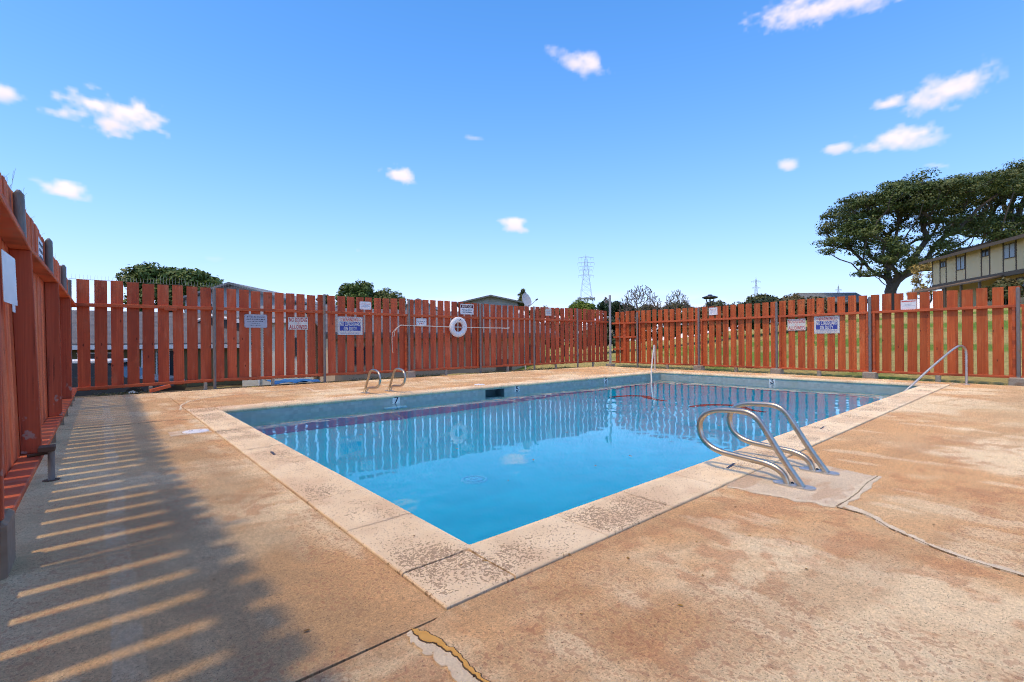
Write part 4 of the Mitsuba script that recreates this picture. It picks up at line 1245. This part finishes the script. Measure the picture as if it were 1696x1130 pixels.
# the big spreading tree on the hill: base at ground
bt = np.array([76.5, 12.0, 3.2])
umbrella_tree('monkeypod_tree', 'broad umbrella-crowned tree with forked dark trunk on the hill left of the apartment building', bt,
              [(-.6, 0, 15.7, 6.4, 7.5, 1.5, 88), (2.0, -1, 17.2, 6.0, 6, 1.0, 58), (9.0, 0, 17.4, 6.5, 7, 1.1, 70), (15.0, 2, 18.2, 5.0, 6, 1.2, 50), (-5.0, 0, 12.4, 2.6, 4.5, 1.7, 36), (-2.6, -2, 9.2, 3.0, 3, 1.8, 26), (4.0, 0, 12.2, 3.8, 4, 2.4, 26),
               (11.0, 1, 13.0, 4.0, 5, 2.2, 26), (16.5, 2, 13.6, 4.0, 5, 2.0, 24), (.5, 1, 13.6, 4, 4, 1.6, 16), (3.6, 0, 8.2, 1.8, 2, .8, 8)], .64, 3.5, 21, limbs=[(14.0, -1, 11.6), (9, -1, 9.4)], n=190, leaf=.15)
bt2 = np.array([95.8, .8, 4.5])
umbrella_tree('monkeypod_tree', 'second broad umbrella-crowned tree rising behind the apartment roof at the right edge', bt2,
              [(1, 0, 19.6, 6.5, 7, 1.4, 90), (5, 0, 20.8, 6, 6, 1.3, 60), (-5.0, 0, 15.0, 4.0, 5, 2.2, 30), (3, 0, 14.0, 6, 5, 2.6, 40)], .8, 6.0, 33, n=190, leaf=.15)


def round_tree(name, label, base, blobs, leaves, leaf, n, seed, trunk=.22, bark='bark', cat_='tree', pad=.62, group=None):
    """blobs: (u, w, z, ru, rw, rz, clumps)"""
    r = np.random.default_rng(seed)
    C, Rr = [], []
    for (u, w, z, ru, rw, rz, cnt) in blobs:
        for _ in range(cnt):
            d = r.normal(size=3)
            d /= np.linalg.norm(d)
            d[2] = d[2] if d[2] > -.5 else -d[2]
            q = r.uniform(.62, .95)
            C.append(lay(base, u + ru * d[0] * q, w + rw * d[1] * q, z + rz * d[2] * q))
            s = r.uniform(.75, 1.3) * pad
            Rr.append((s, s, s * .8))
    k = thing(name, label, cat_, group)
    zt = min(b[2] for b in blobs)
    part(k, 'trunk', skeleton([lay(base, 0, 0, -.4), lay(base, .03, 0, zt * .3), lay(base, 0, 0, max(zt * .55, .4))], C, trunk, seed, 7, .015), bark, smooth=True)
    part(k, 'crown', leaf_cloud(C, Rr, n, leaf, seed + 1, .5, .45), leaves)
    return k


gz = lambda x, y: float(ground_z(x, y))
round_tree('leafy_tree', 'round dark green tree behind the left end of the back fence', (3.45, 53.2, -1.05), [(-1.2, 0, 8.0, 2.9, 2.6, 1.5, 60), (1.7, .5, 7.7, 2.6, 2.6, 1.3, 46), (0, 0, 6.0, 4.0, 3, 1.8, 54)], 'leaf_green', .19, 130, 51, .3, pad=.75)
round_tree('leafy_tree', 'wide domed green tree behind the middle of the back fence', (22.9, 55.4, -.4), [(.0, 0, 5.9, 3.0, 3.0, 3.4, 84), (3.3, 1, 5.7, 2.6, 2.4, 2.3, 60), (1.5, 0, 4.6, 4.6, 3, 2.0, 44)], 'leaf_green', .17, 170, 53, .35, pad=.7)
round_tree('leafy_tree', 'small tree top peeking over the back fence left of the domed tree', (19.2, 56.8, -.4), [(0, 0, 6.2, 1.1, 1.1, 1.3, 18)], 'leaf_olive', .15, 80, 55, .15, pad=.4)
round_tree('leafy_tree', 'small slender tree between the grey roof and the satellite dish', (31.9, 34.3, -.2), [(0, 0, 4.9, .75, .8, 1.3, 16), (-.2, 0, 6.0, .28, .3, .7, 5)], 'leaf_olive', .13, 80, 57, .12, pad=.35)
round_tree('leafy_tree', 'low olive tree top just right of the satellite dish', (37.9, 36.8, -.1), [(0, 0, 4.1, 2.2, 1.8, 1.1, 26)], 'leaf_olive', .14, 90, 59, .15, pad=.5)
round_tree('leafy_tree', 'bright green rounded tree left of the floodlight pole', (40.6, 34.2, .2), [(0, 0, 3.9, 2.0, 1.8, 1.6, 46)], 'leaf_bright', .14, 140, 61, .15, pad=.5)
round_tree('leafy_tree', 'dark green trees close behind the floodlight pole', (52.0, 38.5, .4), [(-.3, 0, 4.9, 2.0, 1.8, 1.4, 30), (2.0, 0, 4.4, 1.5, 1.4, 1.3, 22)], 'leaf_dark', .16, 110, 63, .15, pad=.6)
round_tree('leafy_tree', 'low brown-green bushy tree behind the bare trees', (55.5, 31.5, .8), [(-2.5, 0, 3.5, 2.5, 2, 1.5, 40), (1.2, 0, 3.6, 3, 2, 1.5, 44)], 'leaf_olive', .16, 100, 65, .15, pad=.6)
round_tree('leafy_tree', 'olive tree top left of the garden lamp', (58.5, 25.9, 1.0), [(-.8, 0, 3.4, 2.2, 2, 1.5, 34), (1.4, 0, 3.0, 1.5, 2, 1.3, 22)], 'leaf_olive', .16, 100, 67, .15, pad=.6)
round_tree('leafy_tree', 'olive green dome of a tree right of the garden lamp', (61.0, 22.2, 1.2), [(0, 0, 3.8, 2.7, 2, 1.7, 54)], 'leaf_olive', .16, 110, 69, .15, pad=.6)
round_tree('leafy_tree', 'pale yellow flowering tree left of the apartment corner', (70.5, 7.6, 3.3), [(0, 0, 5.0, 1.9, 1.6, 1.8, 36), (-.6, 0, 3.0, 1.7, 1.5, 1.0, 14)], 'leaf_yellow', .12, 40, 71, .12, pad=.45)


def bare_tree(label, base, w, h, z0, seed, n=420):
    r = np.random.default_rng(seed)
    tg = []
    while len(tg) < n:
        d = r.normal(size=3)
        d /= np.linalg.norm(d)
        if d[2] < -.15:
            continue
        q = r.uniform(.45, 1.0) ** .5
        tg.append(lay(base, w * d[0] * q, w * .8 * d[1] * q, z0 + h * d[2] * q))
    k = thing('bare_tree', label, 'tree')
    part(k, 'trunk', skeleton([lay(base, 0, 0, -.5), lay(base, .1, 0, z0 * .35), lay(base, 0, 0, z0 * .6)], tg, .30, seed, 6, .036, -.05, 2.0, 1.0), 'bark_grey')
    return k


bare_tree('large leafless branching tree above the far corner of the fences', (50.0, 32.3, .7), 3.1, 4.3, 3.2, 81, 850)
bare_tree('smaller leafless branching tree right of the large bare one', (53.3, 29.2, .8), 2.0, 3.6, 3.2, 83, 480)

# hedge beyond the orange fence, dense behind the slat gaps
HD = [(20.5, 18.2), (23.0, 16.3), (25.2, 14.6), (27.4, 13.0), (29.3, 11.4), (30.8, 10.0), (32.6, 8.6)]
HLBL = ['dark hedge bush behind the gate bay of the orange fence', 'dark hedge bush behind the second bay of the orange fence, left half', 'dark hedge bush seen through the slats below the garden lamp', 'dark hedge bush seen through the slats right of the garden lamp',
        'dark hedge bush seen through the slats left of the red NO DIVING sign', 'dark hedge bush seen through the slats behind the NO DIVING sign', 'dark hedge bush seen through the slats just right of the NO DIVING sign']
for q, (x, y) in enumerate(HD):
    round_tree('hedge_bush', HLBL[q], (x, y, gz(x, y)), [(0, 0, 1.15, 1.75, .9, 1.15, 44)], 'leaf_dark' if q % 3 else 'leaf_olive', .10, 130, 90 + q, .06, 'bark', 'bush', .42, 'hedge bushes beyond the orange fence')
# plants in front of the apartment building
SHR = [((48.2, .3), 1.7, 'leaf_olive', 'dark spiky shrub left of the apartment porch'), ((47.0, -1.2), 1.9, 'leaf_olive', 'reddish brown shrub before the apartment porch posts'), ((44.4, -1.9), 2.1, 'leaf_shrub', 'bright green shrub before the apartment front door'),
       ((42.9, -2.7), 2.0, 'leaf_shrub', 'bright green leafy shrub before the large apartment window'), ((41.0, -3.3), 2.2, 'leaf_shrub', 'bright green shrub at the right edge before the apartment'), ((50.3, .9), 1.3, 'leaf_dark', 'low dark shrub near the apartment corner')]
for q, ((x, y), h, lm, lb) in enumerate(SHR):
    round_tree('shrub', lb, (x, y, gz(x, y)), [(0, 0, h * .55, 1.0, .9, h * .5, 22)], lm, .14, 60, 110 + q, .05, 'bark', 'shrub', .4, 'shrubs in front of the apartment building')
# weeds at the foot of the back fence
for q, (x, s_) in enumerate(((4.6, .16), (6.4, .14), (9.4, .14), (11.6, .16), (12.6, .14), (-1.0, .12))):
    y = back_y(x) + .12
    wk = thing('weed', ['weed tuft under the back fence right of the blue tarp', 'weed tuft under the back fence below the rescue hook', 'weed tuft under the back fence below the life ring', 'weed tuft under the back fence right of the rescue pole', 'weed tuft under the back fence near the far corner', 'weed tuft under the left end of the back fence'][q], 'weed', 'weeds under the back fence')
    part(wk, 'foliage', leaf_cloud([(x + d, y + .05 * math.sin(9 * d), .0) for d in np.linspace(-.5, .5, 7)], [(.16, .10, s_ * .6)], 60, .02, 130 + q, .3, .2), 'leaf_olive', stuff=True)

# ------------------------------------------------------------------ buildings


def gable_house(label, c, rz, w, l, h, rise, wall, roof, over=.5, category='house', front=None, th=.14):
    """w along local x (ridge runs along x), l along local y"""
    cz, sz = math.cos(rz), math.sin(rz)
    m = np.array([[cz, -sz, 0], [sz, cz, 0], [0, 0, 1]])
    c = np.asarray(c, float)
    k = thing('house', label, category)
    pl = lambda mesh: xf(mesh, m, c)
    prof = [(-l / 2, -1.5), (l / 2, -1.5), (l / 2, h), (0, h + rise), (-l / 2, h)]
    part(k, 'wall', pl(sweep_profile(prof, (-w / 2, 0, 0), (w / 2, 0, 0), (0, 1, 0))), wall)
    sl = rise / (l / 2)
    for sg in (-1, 1):
        e = l / 2 + over
        pr = [(0, h + rise + .02), (sg * e, h - sl * over + .02), (sg * e, h - sl * over + .02 + th), (0, h + rise + .02 + th)]
        part(k, 'roof', pl(sweep_profile(pr, (-w / 2 - over, 0, 0), (w / 2 + over, 0, 0), (0, 1, 0))), roof)
        part(k, 'fascia', pl(box((0, sg * (e + .02), h - sl * over - .02), (w + 2 * over, .03, .2), .004)), 'trim_white' if front is None else front)
    return k, pl


def window(k, pl, x, y, z, w, h, facing=-1, frame='aluminium', pane='window_glass', split=True):
    """window in a wall whose outside faces local -y (facing -1) or +y"""
    f = part(k, 'window', pl(cat(box((x, y + facing * .03, z + h / 2), (w + .12, .06, .06)), box((x, y + facing * .03, z - h / 2), (w + .12, .06, .06)), box((x - w / 2, y + facing * .03, z), (.06, .06, h - .06)), box((x + w / 2, y + facing * .03, z), (.06, .06, h - .06)),
                                   *([box((x, y + facing * .03, z), (.05, .055, h - .06))] if split else []))), frame)
    part(f, 'pane', pl(box((x, y + facing * .012, z), (w - .05, .02, h - .05))), pane)
    return f


# low house behind the left end of the back fence: shingle roof, white fascia, olive wall
kA, plA = gable_house('low house with light grey shingle roof behind the left end of the back fence', (-1.6, 31.5, -1.0), -.12, 13, 8, 2.25, 1.5, 'wall_olive', 'roof_shingle', .7)
window(kA, plA, -3.5, -4, 1.2, 1.6, 1.0, frame='trim_white')
window(kA, plA, .5, -4, 1.2, 1.4, 1.0, frame='trim_white', pane='window_glass')
window(kA, plA, 3.2, -4, 1.0, 1.0, 1.6, frame='trim_white', pane='window_glass')
part(kA, 'solar_panel', plA(box((-5.2, -1.9, 3.15), (1.6, 1.3, .06), .005, m=trimesh.transformations.euler_matrix(math.atan2(1.5, 4), 0, 0)[:3, :3])), 'solar_glass')
part(kA, 'patio_post', plA(cat(box((2.2, -4.5, .6), (.12, .12, 2.9)))), 'trim_white')

# grey gabled house with a dark brown lean-to, its gable turned to the pool
rzB = -.72
kB = thing('house', 'grey gabled house with dark brown lean-to behind the left part of the back fence', 'house')
cB = np.array([4.55, 30.5, -1.0])
eB = np.array([.755, -.656])            # along the gable wall, to the right
nB = np.array([-.656, -.755])           # towards the pool


def plB(mesh):
    return xf(mesh, np.array([[eB[0], -nB[0], 0], [eB[1], -nB[1], 0], [0, 0, 1]]), cB)


part(kB, 'wall', plB(sweep_profile([(-2.9, -1), (2.9, -1), (2.9, 4.75), (0, 5.62), (-2.9, 4.75)], (0, 0, 0), (0, 9, 0), (1, 0, 0))), 'wall_grey')
for sg in (-1, 1):
    part(kB, 'roof', plB(sweep_profile([(0, 5.64), (sg * 3.3, 4.65), (sg * 3.3, 4.77), (0, 5.77)], (0, -.45, 0), (0, 9.4, 0), (1, 0, 0))), 'roof_grey')
part(kB, 'lean_to', plB(sweep_profile([(-2.2, -1), (2.6, -1), (2.6, 3.18), (.1, 3.62), (-2.2, 2.85)], (0, -2.2, 0), (0, -.01, 0), (1, 0, 0))), 'wall_brown')
for x0, z0, x1, z1 in ((-2.35, 2.82, .1, 3.66), (.1, 3.66, 2.75, 3.17)):
    part(kB, 'barge_board', plB(tube([(x0, -2.25, z0), (x1, -2.25, z1)], .085, 4)), 'trim_white')
window(kB, plB, -1.2, 0, 4.2, .9, .7, frame='trim_white')
window(kB, plB, 1.7, -2.2, 1.6, .9, .9, frame='trim_brown')
part(kB, 'door', plB(box((.2, -2.23, .1), (.95, .05, 2.1), .006)), 'trim_brown')

# cream house and long tan house seen as strips between the boards
kC, plC = gable_house('cream walled house glimpsed between back fence boards around the NO DIVING sign', (6.9, 25.6, -1.0), -.72, 3.6, 5, 3.35, .7, 'wall_cream', 'roof_grey', .4)
part(kC, 'downpipe', plC(tube([(-.9, -2.56, -1), (-.9, -2.56, 3.2)], .05, 8)), 'trim_white')
window(kC, plC, .9, -2.5, 1.9, .8, .9, frame='trim_brown')
kD, plD = gable_house('long tan bungalow seen in strips between the boards behind the rescue pole', (12.6, 21.5, -1.0), -.16, 11.5, 7, 2.6, 1.15, 'wall_tan', 'roof_shingle', .6, front='trim_brown')
for q, x in enumerate((-4.6, 4.6)):
    window(kD, plD, x, -3.5, 1.5, 1.0, .8, frame='trim_brown', pane='window_glass')
part(kD, 'door', plD(box((3.0, -3.52, .1), (.95, .05, 2.1), .006)), 'trim_brown')

kE, plE = gable_house('dark roofed house with solar panels behind the NOTICE sign', (31.6, 39.2, .25), .855, 8.0, 5.6, 4.85, .62, 'wall_grey', 'roof_grey', .8, front='trim_brown')
part(kE, 'solar_panel', plE(cat(*[box((x, -1.6, 5.35), (1.6, 1.5, .06), .005, m=trimesh.transformations.euler_matrix(math.atan2(.62, 2.8), 0, 0)[:3, :3]) for x in (-2.6, -.8, 1.0)])), 'solar_glass')
for y in (-1.5, 0, 1.5):
    part(kE, 'window', plE(box((-4.03, y, 4.2), (.06, 1.1, .7), .01)), 'curtain')
kF, plF = gable_house('small grey gable roof just left of the NOTICE sign', (27.4, 47.0, -.4), .85, 6.0, 3.0, 5.5, .75, 'wall_grey', 'roof_grey', .4)
kG, plG = gable_house('low grey gable roof behind the bright green tree near the far corner', (38.6, 29.4, -.3), .85, 6.0, 3.4, 2.85, .8, 'wall_tan', 'roof_grey', .4)
kH, plH = gable_house('grey gabled house roof above the NO DIVING sign of the orange fence', (76.0, 23.5, 1.0), .85, 8.0, 7.5, 5.0, 1.35, 'wall_grey', 'roof_grey', .6)
kI, plI = gable_house('darker low roof right beside the grey gabled roof beyond the orange fence', (74.5, 18.8, 1.4), -.72, 7.0, 5.0, 4.8, 1.2, 'wall_brown', 'roof_grey', .6, front='trim_brown')

# the tan two-storey apartment building on the hill
AP = thing('apartment_building', 'tan two-storey apartment building with dark battens on the hill at the right', 'building')
ea = np.array([-math.cos(math.radians(34.87)), -math.sin(math.radians(34.87))])     # along the front, from its far corner
na = np.array([-math.sin(math.radians(34.87)), math.cos(math.radians(34.87))])      # the front's outward normal


def plP(mesh):
    """s along the front, d inwards behind it, z up"""
    return xf(mesh, np.array([[ea[0], -na[0], 0], [ea[1], -na[1], 0], [0, 0, 1]]), np.array([59.597, 5.741, 0]))


LEN = 24.0
part(AP, 'wall', plP(box2((0, 0, 6.15), (LEN, 9, 8.62))), 'siding_tan', label='tan board siding of the upper storey')
part(AP, 'wall', plP(box2((.25, .9, 2.0), (LEN, 9, 6.15))), 'siding_tan', label='recessed tan wall of the ground floor')
part(AP, 'band', plP(box2((-.06, -.06, 5.93), (LEN, .25, 6.28), .01)), 'trim_brown')
part(AP, 'roof', plP(sweep_profile([(-.75, 8.44), (4.5, 9.75), (9.75, 8.44), (9.75, 8.62), (4.5, 9.95), (-.75, 8.62)], (-.7, 0, 0), (LEN + .5, 0, 0), (0, 1, 0))), 'roof_grey')
part(AP, 'fascia', plP(box2((-.72, -.79, 8.40), (LEN + .5, -.752, 8.66), .005)), 'trim_brown')
bat = [(.03, 6.29), (1.16, 6.29), (2.07, 6.29), (3.46, 6.29), (4.68, 6.29), (6.62, 6.29), (7.56, 6.29), (9.02, 6.29), (10.30, 6.29), (12.3, 6.29), (13.4, 6.29), (15.2, 6.29), (17.0, 6.29), (19.0, 6.29), (21.0, 6.29)]
for s, z in bat:
    part(AP, 'batten', plP(box2((s - .045, -.04, z), (s + .045, .0, 8.6))), 'trim_brown')
wins = [(1.62, 8.05, .78, .5, 'window_glass'), (4.08, 7.78, 1.06, 1.15, 'curtain'), (7.10, 8.14, .82, .52, 'window_glass'), (9.67, 7.84, 1.12, 1.08, 'curtain'), (12.85, 8.1, .82, .52, 'window_glass'), (16.1, 7.8, 1.4, 1.1, 'curtain')]
for s, z, w, h, pn in wins:
    window(AP, plP, s, 0.0, z, w, h, frame='trim_brown', pane=pn)
for s, z, w, h, pn in [(7.2, 5.2, 1.1, 1.0, 'curtain'), (9.7, 5.15, 1.5, 1.25, 'curtain'), (3.2, 4.9, 1.4, 1.0, 'window_glass'), (13.6, 5.1, 1.5, 1.2, 'curtain')]:
    window(AP, plP, s, .9, z, w, h, frame='trim_brown', pane=pn)
part(AP, 'door', plP(box2((8.0, .84, 3.6), (8.85, .9, 5.6), .006)), 'trim_brown')
for s0, s1, dd in ((-2.4, 3.6, 1.0), (3.9, 9.1, 1.5)):
    part(AP, 'awning', plP(sweep_profile([(.0, 5.98), (-dd, 5.60), (-dd, 5.72), (0, 6.10)], (s0, 0, 0), (s1, 0, 0), (0, 1, 0))), 'trim_brown')
    for s in (s0 + .5, (s0 + s1) / 2, s1 - .4):
        part(AP, 'porch_post', plP(box2((s - .07, -dd + .05, 2.6), (s + .07, -dd + .19, 5.64))), 'trim_brown')

# ------------------------------------------------------------------ poles, lamps, dish, pylons
k = thing('floodlight_pole', 'tall galvanized pole with a small floodlight at the far fence corner', 'light pole')
cx, cy = 15.68, 10.98
part(k, 'pole', tube([(cx, cy, -.1), (cx, cy, 3.12), (cx, cy, 3.14)], [.05, .05, .045], 12), 'concrete_pole', smooth=40)
part(k, 'base', box((cx, cy, .02), (.3, .3, .12), .02), 'footing_concrete')
part(k, 'bracket', tube([(cx, cy, 2.92), (cx - .17, cy + .15, 2.92)], .014, 6), 'galvanized')
part(k, 'floodlight', xf(lathe([(0, 0), (.035, 0), (.045, .05), (.075, .17), (.07, .18), (0, .16)], 14), trimesh.transformations.euler_matrix(.5, -2.0, .2)[:3, :3], (cx - .14, cy + .12, 2.88)), 'galvanized', smooth=40)
part(k, 'floodlight', xf(lathe([(0, 0), (.03, 0), (.045, .10), (.04, .12), (0, .11)], 14), trimesh.transformations.euler_matrix(-.3, -1.0, .2)[:3, :3], (cx - .10, cy + .09, 2.97)), 'galvanized', smooth=40)

k = thing('garden_lamp', 'black garden lamp with a flat hood rising behind the orange fence', 'lamp')
lx, ly, lz = 22.82, 9.90, 0
part(k, 'post', tube([(lx, ly, gz(lx, ly) - .2), (lx, ly, 2.75)], .045, 10), 'black_metal', smooth=40)
part(k, 'hood', lathe([(0, 3.52), (.08, 3.51), (.12, 3.46), (.38, 3.38), (.40, 3.34), (.30, 3.29), (.12, 3.27), (0, 3.27)], 24, (lx, ly, 0)), 'black_metal', smooth=35)
for q in range(4):
    an_ = q * math.pi / 2 + .4
    part(k, 'arm', tube([(lx + .05 * math.cos(an_), ly + .05 * math.sin(an_), 2.75), (lx + .20 * math.cos(an_), ly + .20 * math.sin(an_), 3.29)], .030, 6), 'black_metal')

k = thing('satellite_dish', 'light grey satellite dish mounted behind the back fence', 'satellite dish')
dc = np.array([12.23, 12.75, 2.86])
ax = np.array([.0, -.95, .30])
ax /= np.linalg.norm(ax)
xx = np.cross([0, 0, 1], ax)
xx /= np.linalg.norm(xx)
mm = np.column_stack([xx, np.cross(ax, xx), ax])
pr = [(rr, .42 * rr * rr) for rr in np.linspace(.0, .285, 10)] + [(.292, .40 * .29 ** 2), (.288, .025)]
part(k, 'dish', xf(lathe(pr, 36, scale=(.88, 1.06, 1)), mm, dc), 'dish_grey', smooth=40)
part(k, 'arm', tube([dc + mm @ [0, -.26, .02], dc + mm @ [0, -.30, .20], dc + mm @ [.22, -.12, .36]], .010, 6), 'galvanized')
part(k, 'feed_horn', tube([dc + mm @ [.20, -.13, .34], dc + mm @ [.27, -.09, .42]], .03, 8), 'black_metal')
part(k, 'mast', tube([(12.23, 12.82, -1.2), (12.23, 12.82, 2.75), dc + mm @ [0, 0, -.02]], .03, 8), 'trim_white', smooth=40)


def pylon(label, c, h, half, thin, arms, cell=False, rot=.6):
    c = np.asarray(c, float)
    ca, sa = math.cos(rot), math.sin(rot)
    k = thing('pylon', label, 'pylon')
    lv = np.array([0, .16, .30, .42, .52, .60, .68, .76, .84, .92])
    wd = lambda t: half * (1 - t) ** 1.25 * .92 + half * .10
    P = lambda t, i: c + np.array([(wd(t) * (1, -1, -1, 1)[i]) * ca - (wd(t) * (1, 1, -1, -1)[i]) * sa, (wd(t) * (1, -1, -1, 1)[i]) * sa + (wd(t) * (1, 1, -1, -1)[i]) * ca, h * t])
    tb = []
    for i in range(4):
        part(k, 'leg', tube([P(t, i) for t in lv] + [c + [0, 0, h * .97]], thin * 1.25, 4), 'pylon_steel')
    for a, b in zip(lv[:-1], lv[1:]):
        for i in range(4):
            q = (i + 1) % 4
            tb += [tube([P(a, i), P(b, q)], thin * .6, 4), tube([P(a, q), P(b, i)], thin * .6, 4), tube([P(b, i), P(b, q)], thin * .7, 4)]
    part(k, 'lattice', cat(*tb), 'pylon_steel', stuff=True)
    for t, L in arms:
        z = h * t
        d = np.array([CR[0], CR[1], 0])
        part(k, 'cross_arm', cat(tube([c + [0, 0, z] - d * L, c + [0, 0, z + .9], c + [0, 0, z] + d * L], thin * 1.1, 4), tube([c + [0, 0, z] - d * L, c + [0, 0, z] + d * L], thin * 1.1, 4), *[tube([c + d * L * s_ + [0, 0, z], c + d * L * s_ + [0, 0, z - 2.2]], thin * 1.2, 4) for s_ in (-1, -.55, .55, 1)]), 'pylon_steel')
    part(k, 'mast', tube([c + [0, 0, h * .9], c + [0, 0, h]], thin, 4), 'pylon_steel')
    if cell:
        for z in (h * .285, h * .145):
            r = np.random.default_rng(int(z * 10))
            bb = [box(c + CR * u + [0, 0, z + r.uniform(-.4, .4)] + CF * r.uniform(-3, 3), (.9, .9, r.uniform(2.0, 3.6))) for u in np.r_[np.linspace(-7, -4.5, 3), np.linspace(-1, 7, 7)]]
            part(k, 'antenna_panel', cat(*bb), 'pylon_steel', stuff=True)
        part(k, 'platform', box(c + [0, 0, h * .285], (13, 9, .4), 0, -.71), 'pylon_steel')
    return k


pylon('tall lattice pylon with antenna platforms left of the floodlight pole', (308.5, 258.3, 22.0), 52.5, 7.0, .085, [(.66, 6.5), (.745, 5.5), (.80, 6.0), (.86, 7), (.945, 6.5)], True)
pylon('distant thin pylon left of the grey roofs over the orange fence', (626, 247, 25.0), 56.0, 4.0, .11, [(.60, 5), (.76, 5), (.90, 6)])
pylon('faint distant pylon near the big tree over the orange fence', (1000, 254, 30.0), 70.0, 5.0, .16, [(.70, 6), (.86, 6)])

# ------------------------------------------------------------------ the car and bin glimpsed behind the left bays
k = thing('parked_car', 'dark car with a pale roof parked behind the left bays of the back fence', 'car')
cc, ra = np.array([-1.35, 20.3, -1.02]), -.55
mc = np.array([[math.cos(ra), -math.sin(ra), 0], [math.sin(ra), math.cos(ra), 0], [0, 0, 1]])
plc = lambda m: xf(m, mc, cc)
side = [(-2.2, .35), (2.15, .35), (2.25, .62), (2.1, .86), (1.15, .98), (-1.6, 1.0), (-2.2, .9)]
cabin = [(-1.65, .98), (1.05, .98), (.45, 1.46), (-1.25, 1.48)]
part(k, 'body', plc(sweep_profile(side, (0, -.88, 0), (0, .88, 0), (1, 0, 0))), 'car_paint', 30)
part(k, 'window', plc(sweep_profile(cabin, (0, -.76, 0), (0, .76, 0), (1, 0, 0))), 'window_glass', 30)
part(k, 'roof', plc(box((-.4, 0, 1.53), (2.0, 1.5, .12), .03)), 'car_roof')
for x in (-1.4, 1.4):
    for y in (-.86, .86):
        wl = part(k, 'wheel', plc(xf(lathe([(.0, -.1), (.30, -.1), (.33, -.05), (.33, .05), (.30, .1), (0, .1)], 20), np.array([[1, 0, 0], [0, 0, 1], [0, -1, 0]]), (x, y, .33))), 'tyre', 30)
        part(wl, 'rim', plc(xf(lathe([(.0, -.11), (.20, -.11), (.20, .11), (0, .11)], 16), np.array([[1, 0, 0], [0, 0, 1], [0, -1, 0]]), (x, y, .33))), 'aluminium', 30)
for y in (-.6, .6):
    part(k, 'headlight', plc(box((2.18, y, .70), (.10, .3, .14), .02)), 'curtain')
